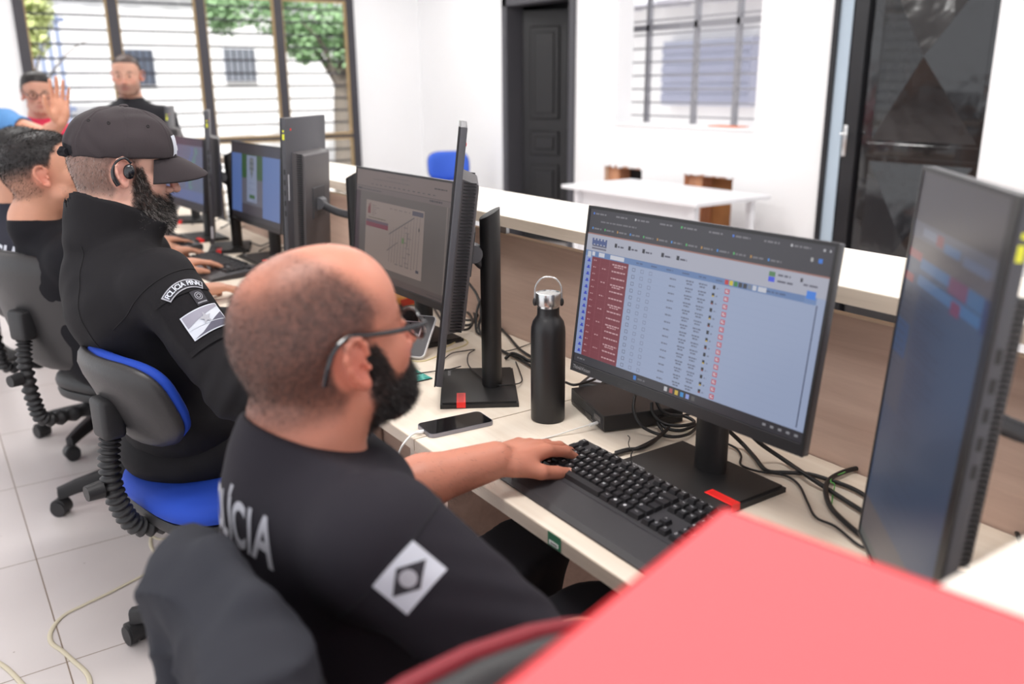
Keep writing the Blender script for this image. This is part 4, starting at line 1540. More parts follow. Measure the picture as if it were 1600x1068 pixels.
def beard1(x, y, z):
    ay = np.abs(y)
    up = np.where(x < .026, .004, np.where(x < .05, .004-(x-.026)*2.2, -.050-(x-.05)*.15))
    m = sstep(up-z, -.004, .008)*sstep(x, .002, .014)
    m = m*sstep(z, -.128, -.112)
    # cheek hollow stays bare
    m = m*(1-np.exp(-((x-.058)**2/.0003+(ay-.045)**2/.0005+(z+.040)**2/.0003))*.8)
    must = np.exp(-((x-.098)**2/.0003+(ay)**2/.0011+(z+.057)**2/.00005))
    return np.clip(np.maximum(m, must), 0, 1)
def mask1(x, y, z): return np.clip(hair1(x, y, z)*.86+beard1(x, y, z)*.93, 0, 1)

nb1 = A(.352, 1.0, .985)
S = SDF()
head_sdf(S, hc, hR, s1, nb1, .064, jaw=1.08, fat=1)
# beard volume belongs to the face outline
TT = lambda x, y, z: hc+hR @ (A(x, y, z)*s1)
S.cone(TT(.074, 0, -.100), TT(.070, 0, -.118), .026, .020, .02)
shR, elR, wrR = A(.372, .812, .925), A(.480, .700, .795), A(.69, .640, .768)
shL, elL, wrL = A(.43, 1.180, .915), A(.555, 1.205, .775), A(.750, 1.165, .800)
S.ell((.375, 1.0, .86), (.075, .14, .13)); S.ell((.37, 1.0, .68), (.09, .13, .16)); S.cone(nb1+A(0,0,-.01), (.372, 1.0, .88), .062, .075, .04)
arm(S, shR, elR, wrR); arm(S, shL, elL, wrL, (.052, .048, .042, .0325))
tipsL = hand_sdf(S, wrL, A(.96, .20, -.06), A(-.10, .0, 1), A(.2, -1, 0), 1.14, (.36, .30, .30, .34), (.55, .25), .04)
hand_sdf(S, wrR, A(.85, .5, .02), A(0, 0, 1), A(-.3, 1, 0), 1.0)
body, V, Q = finish('body', S, .0026, skin_m, P1, lambda V: paint(V, T1, (200, 130, 106), (42, 34, 33), mask1, red=(214, 112, 92), s=s1))
adopt(body, P1)
Vh, Qh = V, Q
hc1, hR1 = hc, hR
loc1 = lambda V: ((V-hc1) @ hR1/s1).T
def inhead(L): return (np.abs(L[0]) < .2) & (np.abs(L[1]) < .14) & (L[2] > -.2) & (L[2] < .16)
def flow_hair(p, N):
    L = (p-hc) @ hR
    d = np.stack([np.full(len(p), -.75), L[:, 1]*2, -1.0-L[:, 2]*3], 1)
    d[:, 0] += 1.1*(L[:, 2] > .05)
    d = d @ hR.T
    return d-N*(d*N).sum(1)[:, None]
h = strands('hair', V, Q, lambda v: hair1(*loc1(v))*inhead(loc1(v)), flow_hair, 14000, .0075, .00022, [hair_brown, hair_black], body, 3, .14, .22, .3)
adopt(h, body) if False else None
def flow_beard(c, R):
    def f(p, N):
        L = (p-c) @ R
        d = np.stack([.25+L[:, 0]*2, L[:, 1]*1.0, np.full(len(p), -1.0)], 1) @ R.T
        return d-N*(d*N).sum(1)[:, None]*.8
    return f
strands('beard', V, Q, lambda v: beard1(*loc1(v))*inhead(loc1(v)), flow_beard(hc, hR), 12000, .014, .00034, [hair_black, hair_brown], body, 4, .55, .45, .45, curl=.4)
strands('eyebrow', V, Q, lambda v: (lambda L: np.exp(-((L[0]-.084)**2/.0002+(np.abs(L[1])-.033)**2/.0002+(L[2]-.0175)**2/.00003)))(loc1(v)), lambda p, N: np.tile(hR @ A(.1, -.6, .1), (len(p), 1)), 500, .008, .0003, [hair_black], body, 5)
nails(tipsL, body, nail_m, 1.14)
eyes(T1, s1, body)
# forearm hairs
def arm_mask(v):
    d = (v-elL) @ (wrL-elL)/np.dot(wrL-elL, wrL-elL)
    r = np.linalg.norm(v-elL-np.outer(d, wrL-elL), axis=1)
    return ((d > .1) & (d < 1.15) & (r < .07))*1.0
strands('arm_hair', V, Q, arm_mask, lambda p, N: np.tile(A(.5, -.5, -.5), (len(p), 1)), 900, .012, .00011, [hair_brown], body, 6, .25, .5)

# glasses: top level thing worn by him would move with him -> part of the person
def glasses(T, s, parent, fm, lensm, hx=.106, rx=.0245, rz=.019, arms=True):
    c, R = T
    W = lambda x, y, z: Vector(c+R @ (A(x, y, z)*s))
    g = None
    for y in (1, -1):
        mb = MB()
        pts = [W(hx-.010*abs(sin(t)) if False else hx-.006*(cos(t)*y > 0)*abs(cos(t)), y*.033+rx*cos(t), -.008+rz*(abs(sin(t))**.8)*np.sign(sin(t))) for t in np.linspace(0, 2*pi, 20, endpoint=False)]
        mb.tube(pts, .0020*s, 8, closed=True, smooth=2)
        if g is None:
            mb.tube([W(hx+.001, -.010, -.002), W(hx+.004, 0, .000), W(hx+.001, .010, -.002)], .0018*s, 8)
            if arms:
                for yy in (1, -1):
                    mb.tube([W(hx-.004, yy*.057, .000), W(hx-.012, yy*.070, .002), W(.05, yy*.0785, .010), W(.010, yy*.0815, .020), W(-.012, yy*.0830, .0265), W(-.034, yy*.0850, .020), W(-.047, yy*.0840, .002), W(-.055, yy*.0815, -.018)], lambda q: (.0030-.0006*q)*s, 8, flat=1.15)
            g = mb.build('glasses', fm, parent, smooth=True)
        else:
            mb.build('rim', fm, g, smooth=True)
        mb = MB()
        vs = [mb.bm.verts.new(W(hx-.001, y*.033+rx*.95*cos(t), -.008+rz*.95*(abs(sin(t))**.8)*np.sign(sin(t)))) for t in np.linspace(0, 2*pi, 20, endpoint=False)]
        mb.bm.faces.new(vs)
        mb.build('lens', lensm, g)
    return g
lens_tint = bpy.data.materials.new('tinted_lens'); lens_tint.use_nodes = True
_b = lens_tint.node_tree.nodes['Principled BSDF']; _b.inputs['Base Color'].default_value = (*lin((196, 166, 170)), 1); _b.inputs['Transmission Weight'].default_value = 1; _b.inputs['Roughness'].default_value = .03; _b.inputs['IOR'].default_value = 1.02
black_gloss = mat('black_gloss_plastic', (20, 20, 26), .22, coat=.5)
glasses(T1, s1, body, black_gloss, lens_tint)

# shirt
S = SDF()
S.ell((.372, 1.0, .885), (.120, .185, .135), rotm((1, 0, -.10)), .05)
S.ell((.365, .995, .74), (.145, .182, .17), None, .06)
S.ell((.35, .995, .58), (.155, .190, .13), None, .06)
S.cone((.355, 1.0, .945), nb1+A(-.002, 0, .004), .090, .078, .05)
S.cone(nb1+A(0, 0, -.02), nb1+A(.008, 0, .014), .086, .080, .015)
S.cone(A(.360, 1.0, .940), shR+A(-.005, .02, -.01), .072, .078, .05)
S.cone(A(.360, 1.0, .940), shL+A(-.02, -.02, -.01), .072, .072, .05)
eR = shR+(elR-shR)*.93
S.cone(shR, eR, .078, .070, .03)
eL = shL+(elL-shL)*.80
S.cone(shL, eL, .070, .066, .03)
# neck opening, cuffs
nk = A(.42, 0, 1)/np.linalg.norm(A(.42, 0, 1)); S.box(nb1+nk*.108, (.15, .15, .09), rotm((1, 0, -.42), (.42, 0, 1)), .01, .006, 's')
dR = (elR-shR)/np.linalg.norm(elR-shR); dL = (elL-shL)/np.linalg.norm(elL-shL)
S.cone(eR+dR*.035, eR+dR*.15, .054, .054, .006, 's')
S.disp(folds(5, .0055, (12, 26), 6))
S.disp(lambda p: .0022*np.sin((p @ A(.4, 1, .9))*70+6*np.sin(p @ A(9, 3, 14)))*np.exp(-((p-eR) @ (p-eR).T if False else ((p-eR)**2).sum(1))/.012))
shirt, V, Q = finish('shirt', S, .0038, cloth_navy, P1); adopt(shirt, P1)
bv = bvh_of(V, Q)
# seam round the sleeve head
mb = MB()
ax = dR; c0 = shR+dR*.02
uu = np.cross(ax, A(0, 0, 1)); uu /= np.linalg.norm(uu); vv = np.cross(ax, uu)
pts = []
for t in np.linspace(0, 2*pi, 60, endpoint=False):
    d = uu*cos(t)+vv*sin(t)+A(0, .10, 0)
    d /= np.linalg.norm(d)
    h_, n_, i_, ds_ = bv.ray_cast(Vector(c0+d*.2), Vector(-d), .2)
    if h_ is not None and ds_ > .02: pts.append(h_+n_*.0003)
if len(pts) > 8:
    runs = [pts[:len(pts)]]
    mb.tube(pts, .0011, 6, closed=False, smooth=1); mb.build('sleeve_seam', mat('seam_thread', (30, 28, 34), .9), shirt, smooth=True)
# lettering across the back
for ch, yy, sz in (('P', 1.046, .056), ('O', 1.024, .056), ('L', 1.003, .056), ('Í', .986, .056), ('C', .968, .056), ('I', .949, .056), ('A', .925, .056)):
    def bl(m, ch=ch, sz=sz): add_text(m, ch, sz*1.45, Matrix.Identity(4), bold=True, sx=.74 if ch == 'A' else .50)
    a = (yy-1.0)
    decal('back_lettering', bl, (.12, yy, .938), (a*.9, -1, 0), (.18, 0, 1), bv, print_grey, shirt, off=.0016)
# flag patch on the sleeve
def patch1(m):
    m.mi = 0; m.quad([(-.031, -.023, 0), (.031, -.023, 0), (.031, .023, 0), (-.031, .023, 0)])
pc = shR+(elR-shR)*.30+A(0,0,.01); nrm = np.cross(dR, A(0, 0, 1)); nrm = nrm/np.linalg.norm(nrm)
if nrm @ A(0, -1, 0) < 0: nrm = -nrm
nrm = nrm*.9+A(-.1, -.2, .5); nrm /= np.linalg.norm(nrm)
yd = -dR; yd = yd-nrm*(nrm @ yd); yd /= np.linalg.norm(yd)
rr = radians(0)
xd = np.cross(yd, nrm)
decal('flag_patch', patch1, pc+nrm*.15, xd, yd, bv, print_white, shirt, off=.0016, cuts=5)
def rhomb(m): m.quad([(-.026, 0, 0), (0, -.016, 0), (.026, 0, 0), (0, .016, 0)])
decal('patch_diamond', rhomb, pc+nrm*.15, xd, yd, bv, print_dark, shirt, off=.0024, cuts=4)
def disc(m, r=.0095): m.bm.faces.new([m.bm.verts.new((r*cos(t), r*sin(t), 0)) for t in np.linspace(0, 2*pi, 24, endpoint=False)])
decal('patch_globe', disc, pc+nrm*.15, xd, yd, bv, print_grey, shirt, off=.0032, cuts=3)
# small white chest lettering seen past the beard
def chest(m): add_text(m, 'POLÍCIA', .028, Matrix.Identity(4), bold=True)
decal('chest_lettering', chest, (.62, 1.085, .915), (0, 1, 0), (-.5, 0, 1), bv, print_white, shirt, off=.0016)

# trousers
S = SDF()
S.ell((.33, 1.0, .53), (.17, .19, .10), None, .05)
kn = [A(.82, .96, .595), A(.86, 1.215, .590)]; an = [A(.70, .88, .10), A(.72, 1.14, .10)]
legs(S, [A(.40, .91, .545), A(.40, 1.09, .545)], kn, an, (.092, .076, .056))
S.disp(folds(8, .004, (14, 30), 5)); S.cut((0, 0, .60), (0, 0, 1))
tr, V, Q = finish('trousers', S, .008, trouser_m, P1); adopt(tr, P1)
n0 = len(P1.children)
shoes(P1, an, [0.1, 0.1])
for o in P1.children:
    if o.name.startswith('shoe'): adopt(o, P1)
# ============ seated man with the cap ========================================================
P2 = empty('person', (.36, 2.15, 0), 0, 'seated man with black cap, earpiece and grey-flecked beard in black jacket', 'person')
hc, hR = A(.398, 2.17, 1.248), head_rot(-3, 9, 0)
T2 = (hc, hR)
def beard2(x, y, z):
    ay = np.abs(y)
    up = np.where(x < .030, .010, np.where(x < .055, .010-(x-.030)*2.2, -.045-(x-.055)*.35))
    m = sstep(up-z, -.004, .010)*sstep(x, .006, .018)*sstep(z, -.150, -.130)
    must = np.exp(-((x-.100)**2/.0003+(ay)**2/.0012+(z+.056)**2/.00006))
    return np.clip(np.maximum(m, must), 0, 1)
def hair2(x, y, z):
    ay = np.abs(y)
    low = np.where(x < -.030, -.072, np.where(x < .03, -.072+(x+.030)*1.7, .03))
    m = sstep(z, low-.010, low+.022)*(1-sstep(x, .030, .044))
    ear = sstep(np.hypot((x+.012)/.026, (z+.010)/.036), .85, 1.15)
    return m*np.where(ay > .055, ear, 1)
nb2 = A(.345, 2.15, 1.115)
S = SDF()
head_sdf(S, hc, hR, 1.0, nb2, .060, nose=1.03)
TT = lambda x, y, z: hc+hR @ A(x, y, z)
S.ell(TT(.068, 0, -.106), (.040, .040, .034), hR, .03)
S.ell(TT(.074, 0, -.124), (.026, .026, .022), hR, .03)
S.cone(TT(.040, .040, -.080), TT(.070, .015, -.115), .026, .026, .02); S.cone(TT(.040, -.040, -.080), TT(.070, -.015, -.115), .026, .026, .02)
sh2R, el2R, wr2R = A(.405, 1.955, 1.010), A(.500, 1.79, .800), A(.760, 1.775, .790)
sh2L, el2L, wr2L = A(.44, 2.34, 1.02), A(.56, 2.40, .79), A(.80, 2.33, .785)
S.ell((.36, 2.15, .93), (.075, .14, .13)); S.ell((.42, 2.15, .76), (.07, .11, .14)); S.cone(nb2, (.36, 2.15, .95), .062, .07, .04)
arm(S, sh2R, el2R, wr2R); arm(S, sh2L, el2L, wr2L)
t2 = hand_sdf(S, wr2R, A(1, .12, -.12), A(0, 0, 1), A(0, 1, 0), 1.0, (.35, .35, .4, .45), (.3, .3), .03)
hand_sdf(S, wr2L, A(1, -.1, -.12), A(0, 0, 1), A(0, -1, 0), 1.0, (.3, .3, .35, .4), (.3, .3), .04)
body2, V, Q = finish('body', S, .003, skin_m, P2, lambda V: paint(V, T2, (228, 178, 158), (58, 46, 44), lambda x, y, z: np.clip(hair2(x, y, z)*.72+beard2(x, y, z)*.9, 0, 1), red=(226, 150, 138)))
adopt(body2, P2)
loc2 = lambda V: ((V-T2[0]) @ T2[1]).T
inh2 = lambda L: (np.abs(L[0]) < .2) & (np.abs(L[1]) < .14) & (L[2] > -.24) & (L[2] < .16)
strands('hair', V, Q, lambda v: hair2(*loc2(v))*inh2(loc2(v)), flow_beard(T2[0], T2[1]), 5000, .008, .00026, [hair_brown, hair_grey], body2, 13, .35, .3, .2)
def bflow(p, N):
    L = (p-T2[0]) @ T2[1]
    d = np.stack([.35+L[:, 0]*3, L[:, 1]*3, np.full(len(p), -1.0)], 1) @ T2[1].T
    return d-N*(d*N).sum(1)[:, None]*.6
def bm2(v):
    L = loc2(v); return beard2(*L)*inh2(L)
strands('beard', V, Q, lambda v: bm2(v)*(loc2(v)[2] > -.115), bflow, 9000, .017, .00030, [hair_black, hair_grey], body2, 14, .55, .5, .10, curl=.5)
strands('beard_tip', V, Q, lambda v: bm2(v)*(loc2(v)[2] < -.085), bflow, 7000, .019, .00030, [hair_brown, hair_grey], body2, 15, .5, .5, .40, curl=.6)
strands('eyebrow', V, Q, lambda v: (lambda L: np.exp(-((L[0]-.084)**2/.0002+(np.abs(L[1])-.033)**2/.0002+(L[2]-.0175)**2/.00003)))(loc2(v)), lambda p, N: np.tile(hR @ A(.1, -.6, .1), (len(p), 1)), 400, .008, .0003, [hair_black], body2, 16)
eyes(T2, 1.0, body2)
nails(t2, body2, nail_m)

# cap: crown shell, curved bill, strap, button, eyelets, front badge
cap_m = mat('washed_black_canvas', (52, 44, 47), .85, bump=.35, bscale=700, var=.08, vscale=20)
cap = empty('cap', (0, 0, 0)); cap.parent = P2; cap.matrix_parent_inverse = Matrix.Translation(-Vector(P2.location))
Lc = lambda x, y, z: Vector(hc+hR @ A(x, y, z))
S = SDF()
S.ell(TT(-.010, 0, .040), (.1145, .0905, .092), hR, .02)
S.ell(TT(.035, 0, .045), (.072, .076, .080), hR, .03)
S.cut(TT(0, 0, .024), hR @ A(.10, 0, -1)); 
S.cone(TT(-.118, 0, .038), TT(-.118, 0, .0), .012, .012, .002, 's') if False else None
# six-panel seams as fine ridges
for k in range(6):
    a = pi/6+k*pi/3
    def seam(p, a=a):
        L = (p-hc-hR @ A(-.008, 0, 0)) @ hR
        off = L[:, 0]*(-sin(a))+L[:, 1]*cos(a)
        al = L[:, 0]*cos(a)+L[:, 1]*sin(a)
        return -.0012*np.exp(-(off/.0016)**2)*(al > 0)*(L[:, 2] > .02)+.0009*np.exp(-((np.abs(off)-.0045)/.0012)**2)*(al > 0)
    S.disp(seam)
S.disp(lambda p: .0010*np.sin(p @ A(60, 40, 90)+3*np.sin(p @ A(30, -50, 20))))
co, V, Q = finish('crown', S, .0024, cap_m, cap, it=1)
capbv = bvh_of(V, Q)
mb = MB()
nu, nv = 22, 10
def billp(u, v, dz):
    a = u*radians(62)
    xr, yr = .008+.094*cos(a), .0835*sin(a)
    ext = .084*(1-abs(u)**2.8)
    x = xr+ext*v
    y = yr*(1+.06*v)
    z = .024+.012-.014*v*v-.046*v*.35-(y/.085)**2*(.038)*(.55+.45*v)+.004*(1-v)
    return Lc(x, y, z+dz)
gt = [[mb.bm.verts.new(billp(-1+2*i/nu, j/nv, .0018)) for j in range(nv+1)] for i in range(nu+1)]
gb = [[mb.bm.verts.new(billp(-1+2*i/nu, j/nv, -.0018)) for j in range(nv+1)] for i in range(nu+1)]
for i in range(nu):
    for j in range(nv):
        mb.bm.faces.new((gt[i][j], gt[i+1][j], gt[i+1][j+1], gt[i][j+1])); mb.bm.faces.new((gb[i][j], gb[i][j+1], gb[i+1][j+1], gb[i+1][j]))
    mb.bm.faces.new((gt[i][nv], gt[i+1][nv], gb[i+1][nv], gb[i][nv])); mb.bm.faces.new((gt[i][0], gb[i][0], gb[i+1][0], gt[i+1][0]))
for j in range(nv):
    mb.bm.faces.new((gt[0][j], gt[0][j+1], gb[0][j+1], gb[0][j])); mb.bm.faces.new((gt[nu][j], gb[nu][j], gb[nu][j+1], gt[nu][j+1]))
mb.build('bill', cap_m, cap, smooth='full')
mb = MB(); mb.sph(Lc(-.004, 0, .134), (.011, .011, .005), 14); mb.build('button', cap_m, cap, smooth='full')
for (x, y) in ((-.04, -.066), (.035, -.062), (.035, .062), (-.04, .066), (-.075, -.045)):
    h_, n_, i_, d_ = capbv.ray_cast(Lc(x*2.2, y*2.2, .19), Lc(x, y, .09)-Lc(x*2.2, y*2.2, .19), .4)
    if h_:
        mb = MB(); q = Vector((0, 0, 1)).rotation_difference(n_).to_matrix().to_4x4()
        mb.tube([Matrix.Translation(h_) @ q @ Vector((.0030*cos(t), .0030*sin(t), .0004)) for t in np.linspace(0, 2*pi, 12, endpoint=False)], .0011, 6, closed=True, smooth=1)
        mb.build('eyelet', mat('eyelet_thread', (30, 26, 28), .8), cap, smooth=True)
mb = MB(); mb.tube([Lc(-.116, .030, .022), Lc(-.127, .0, .018), Lc(-.116, -.030, .022)], .0085, 10, flat=1.0); mb.tube([Lc(-.121, -.012, .026), Lc(-.126, -.018, .016)], .011, 10)
mb.build('strap', cloth_black2, cap, smooth=True)
def bdg(m): m.prism([(-.014, -.016), (.014, -.016), (.014, .016), (-.014, .016)], 0, 0)
decal('velcro_patch', lambda m: m.quad([(-.015, -.013, 0), (.015, -.013, 0), (.015, .013, 0), (-.015, .013, 0)]), Lc(-.22, -.030, .060), hR @ A(0, -1, 0), hR @ A(.35, 0, 1), capbv, cloth_black2, cap, off=.0015, cuts=3)
decal('front_badge', lambda m: add_text(m, 'PP', .082, Matrix.Identity(4), bold=True, sx=1.25), Lc(.22, .0, .092), hR @ A(0, 1, 0), hR @ A(-.35, 0, 1), capbv, print_white, cap, off=.0015, cuts=3)
# earpiece hooked over the right ear
ep = MB()
ep.tube([Lc(.003, -.091, .014), Lc(-.010, -.094, .024), Lc(-.026, -.095, .016), Lc(-.034, -.094, -.004), Lc(-.030, -.092, -.022), Lc(-.021, -.090, -.036)], lambda q: .0028+.0026*sstep(np.array(q), .45, .85), 10)
epo = ep.build('earpiece', black_gloss, P2, smooth=True); adopt(epo, P2)
mb = MB(); mb.sph(Lc(-.001, -.0945, -.004), (.0125, .008, .0165), 20, Matrix(hR.tolist()).to_4x4()); mb.build('earbud', black_gloss, epo, smooth='full')

# jacket
S = SDF()
S.ell((.355, 2.15, .95), (.130, .195, .145), rotm((1, 0, -.12)), .05)
S.ell((.405, 2.15, .80), (.130, .190, .16), None, .06)
S.ell((.455, 2.15, .64), (.145, .19, .12), None, .06)
S.cone((.335, 2.15, 1.03), nb2+A(-.002, 0, -.01), .090, .080, .05)
S.cone(A(.355, 2.15, 1.02), sh2R+A(-.01, .03, -.005), .078, .078, .05)
S.cone(A(.355, 2.15, 1.02), sh2L+A(-.01, -.03, -.005), .078, .074, .05)
S.cone(sh2R, el2R, .080, .070, .03); m2 = el2R*.1+wr2R*.9; S.cone(el2R, m2, .070, .044, .02)
S.cone(sh2L, el2L, .074, .064, .03); m3 = el2L*.1+wr2L*.9; S.cone(el2L, m3, .064, .042, .02)
# stand-up collar, open at the front
S.cone(nb2+A(-.010, 0, -.02), nb2+A(.002, 0, .060), .092, .090, .010)
S.cone(nb2+A(.045, 0, -.03), nb2+A(.085, 0, .018), .062, .058, .02)
S.cone(nb2+A(-.004, 0, -.01), nb2+A(.006, 0, .14), .070, .078, .004, 's')
S.cone(nb2+A(.055, 0, .01), nb2+A(.135, 0, .08), .046, .052, .006, 's')
S.cut(nb2+A(0, 0, .072), A(.42, 0, 1), .01)
for e, m_ in ((el2R, m2), (el2L, m3)):
    dd = (m_-e)/np.linalg.norm(m_-e); S.cut(m_+dd*.012, dd) if False else None
S.disp(folds(21, .0085, (14, 32), 7)); S.disp(folds(22, .0040, (35, 60), 5))
# elbow bunching
S.disp(lambda p: .0045*np.sin(((p-el2R) @ ((wr2R-sh2R)/np.linalg.norm(wr2R-sh2R)))*150)*np.exp(-((p-el2R)**2).sum(1)/.006))
jk, V, Q = finish('jacket', S, .004, cloth_black, P2); adopt(jk, P2)
bv = bvh_of(V, Q)
d2R = (el2R-sh2R)/np.linalg.norm(el2R-sh2R)
def on_surf(p, d):
    h_, n_, i_, ds_ = bv.ray_cast(Vector(p), Vector(d), .5)
    return (h_+n_*.0006) if h_ is not None else None
def stitch(pl, name='seam'):
    P_ = [q for q in pl if q is not None]
    if len(P_) > 3:
        mb = MB(); mb.tube(P_, .0012, 6, smooth=1); mb.build(name, mat('jacket_thread', (24, 22, 24), .9), jk, smooth=True)
stitch([on_surf(A(.20+.012*sin(t*3), 1.80, 1.10-t*.28), (0, 1, 0)) for t in np.linspace(0, 1, 40)] , 'yoke_seam')
# piping from the collar curving down the back
stitch([on_surf(A(-.1, 2.03-.06*sin(t*1.6), 1.09-.35*t), (1, .15, 0)) for t in np.linspace(0, 1, 40)], 'back_seam')
u2 = np.cross(d2R, A(0, 0, 1)); u2 /= np.linalg.norm(u2); v2 = np.cross(d2R, u2)
stitch([on_surf(sh2R+d2R*(.015)+(u2*cos(t)+v2*sin(t))*.2, -(u2*cos(t)+v2*sin(t))) for t in np.linspace(-2.2, 1.0, 40)], 'armhole_seam')
# sleeve pocket, flap and patches
nrm = A(.15, -1, .30); nrm -= d2R*(nrm @ d2R); nrm /= np.linalg.norm(nrm)
yd = -d2R; xd = np.cross(yd, nrm)
pk = sh2R+d2R*.115
def rect(w, h): return lambda m: m.quad([(-w, -h, 0), (w, -h, 0), (w, h, 0), (-w, h, 0)])
pocket_m = mat('pocket_twill', (28, 26, 29), .85, bump=.3, bscale=900, spec=.2)
decal('sleeve_pocket', rect(.058, .072), pk+nrm*.15, xd, yd, bv, pocket_m, jk, off=.0035, cuts=5)
decal('pocket_flap', lambda m: m.prism([(-.062, .048), (.062, .048), (.062, .088), (-.062, .088)], 0, 0) if False else m.quad([(-.062, .052, 0), (.062, .040, 0), (.062, .086, 0), (-.062, .092, 0)]), pk+nrm*.15, xd, yd, bv, cloth_black, jk, off=.0062, cuts=5)
decal('pocket_hem', lambda m: m.quad([(-.058, -.072, 0), (.058, -.072, 0), (.058, -.062, 0), (-.058, -.062, 0)]), pk+nrm*.15, xd, yd, bv, cloth_black, jk, off=.0055, cuts=4)
# arched name strip
def arc_strip(r0, r1, a0, a1, cy):
    def f(m):
        n = 16
        for i in range(n):
            t0, t1 = a0+(a1-a0)*i/n, a0+(a1-a0)*(i+1)/n
            m.quad([(r0*sin(t0), cy+r0*cos(t0), 0), (r0*sin(t1), cy+r0*cos(t1), 0), (r1*sin(t1), cy+r1*cos(t1), 0), (r1*sin(t0), cy+r1*cos(t0), 0)])
    return f
cy = .066-.085
arcx, arcy = xd, yd
decal('name_strip', arc_strip(.072, .093, -.52, .58, cy), pk+nrm*.15, xd, yd, bv, print_grey, jk, off=.0085, cuts=4)
decal('name_strip_field', arc_strip(.0745, .0905, -.49, .55, cy), pk+nrm*.15, xd, yd, bv, print_dark, jk, off=.0092, cuts=4)
def arc_text(m):
    txt = 'POLÍCIA PENAL'
    for i, ch in enumerate(txt):
        if ch == ' ': continue
        t = -.44+.94*i/(len(txt)-1)
        Mx = Matrix.Translation((.0825*sin(t), cy+.0825*cos(t), 0)) @ Matrix.Rotation(-t, 4, 'Z')
        add_text(m, ch, .0150, Mx, bold=True)
decal('name_strip_lettering', arc_text, pk+nrm*.15, xd, yd, bv, print_white, jk, off=.0100, cuts=2)
# round crest tab
decal('crest_tab', lambda m: m.quad([(.006, .010, 0), (.034, .010, 0), (.034, .044, 0), (.006, .044, 0)]), pk+nrm*.15, xd, yd, bv, print_dark, jk, off=.0060, cuts=4)
def ringd(m):
    for r0, r1 in ((.0075, .0088), (.0035, .0050)):
        for i in range(16):
            t0, t1 = i*pi/8, (i+1)*pi/8
            m.quad([(.020+r0*cos(t0), .030+r0*sin(t0), 0), (.020+r1*cos(t0), .030+r1*sin(t0), 0), (.020+r1*cos(t1), .030+r1*sin(t1), 0), (.020+r0*cos(t1), .030+r0*sin(t1), 0)])
    for i in range(7): m.quad([(.009+i*.0033, .0135, 0), (.0112+i*.0033, .0135, 0), (.0112+i*.0033, .0165, 0), (.009+i*.0033, .0165, 0)])
decal('crest_print', ringd, pk+nrm*.15, xd, yd, bv, print_grey, jk, off=.0068, cuts=2)
# subdued state flag: pale border, grey upper wedge, pale band, dark lower wedge, star
fx, fy = .004, -.022
fl = lambda pts: (lambda m: m.quad([(fx+x, fy+y, 0) for x, y in pts]))
decal('flag_patch', fl([(-.043, -.028), (.043, -.028), (.043, .028), (-.043, .028)]), pk+nrm*.15, xd, yd, bv, print_white, jk, off=.0068, cuts=5)
flag_a, flag_b = mat('flag_mid_grey', (150, 148, 162), .7), mat('flag_slate', (92, 90, 106), .7)
decal('flag_upper_field', fl([(-.0405, .0255), (-.0405, .000), (.0405, .0200), (.0405, .0255)]), pk+nrm*.15, xd, yd, bv, flag_a, jk, off=.0076, cuts=5)
decal('flag_lower_field', fl([(-.0405, -.0255), (.0405, -.0255), (.0405, .0060), (-.020, -.0215)]), pk+nrm*.15, xd, yd, bv, flag_b, jk, off=.0076, cuts=5)
decal('flag_stripe', fl([(-.0405, -.0055), (.0405, -.0135), (.0405, -.0122), (-.0405, -.0042)]), pk+nrm*.15, xd, yd, bv, print_white, jk, off=.0084, cuts=4)
def star(m):
    pts = [(fx+(.0145 if i % 2 == 0 else .0058)*sin(i*pi/5), fy+.002+(.0145 if i % 2 == 0 else .0058)*cos(i*pi/5), 0) for i in range(10)]
    c = m.bm.verts.new((fx, fy+.002, 0)); vs = [m.bm.verts.new(p) for p in pts]
    for i in range(10): m.bm.faces.new((c, vs[(i+1) % 10], vs[i]))
decal('flag_star', star, pk+nrm*.15, xd, yd, bv, print_grey, jk, off=.0092, cuts=3)
# trousers and shoes
S = SDF(); S.ell((.46, 2.15, .56), (.16, .185, .09), None, .05)
an = [A(.70, 2.04, .10), A(.74, 2.33, .10)]
legs(S, [A(.50, 2.06, .56), A(.50, 2.24, .56)], [A(.76, 2.03, .54), A(.78, 2.30, .54)], an, (.088, .070, .056))
S.disp(folds(28, .005, (14, 34), 6)); S.cut((0, 0, .62), (0, 0, 1))
t_, V, Q = finish('trousers', S, .008, cloth_black, P2); adopt(t_, P2)
shoes(P2, an, [0.1, 0.1])
def adopt_rest(P):
    for o in P.children:
        if o.type == 'MESH' and o.matrix_parent_inverse == Matrix.Identity(4): adopt(o, P)
adopt_rest(P2)

lens_clear = glass
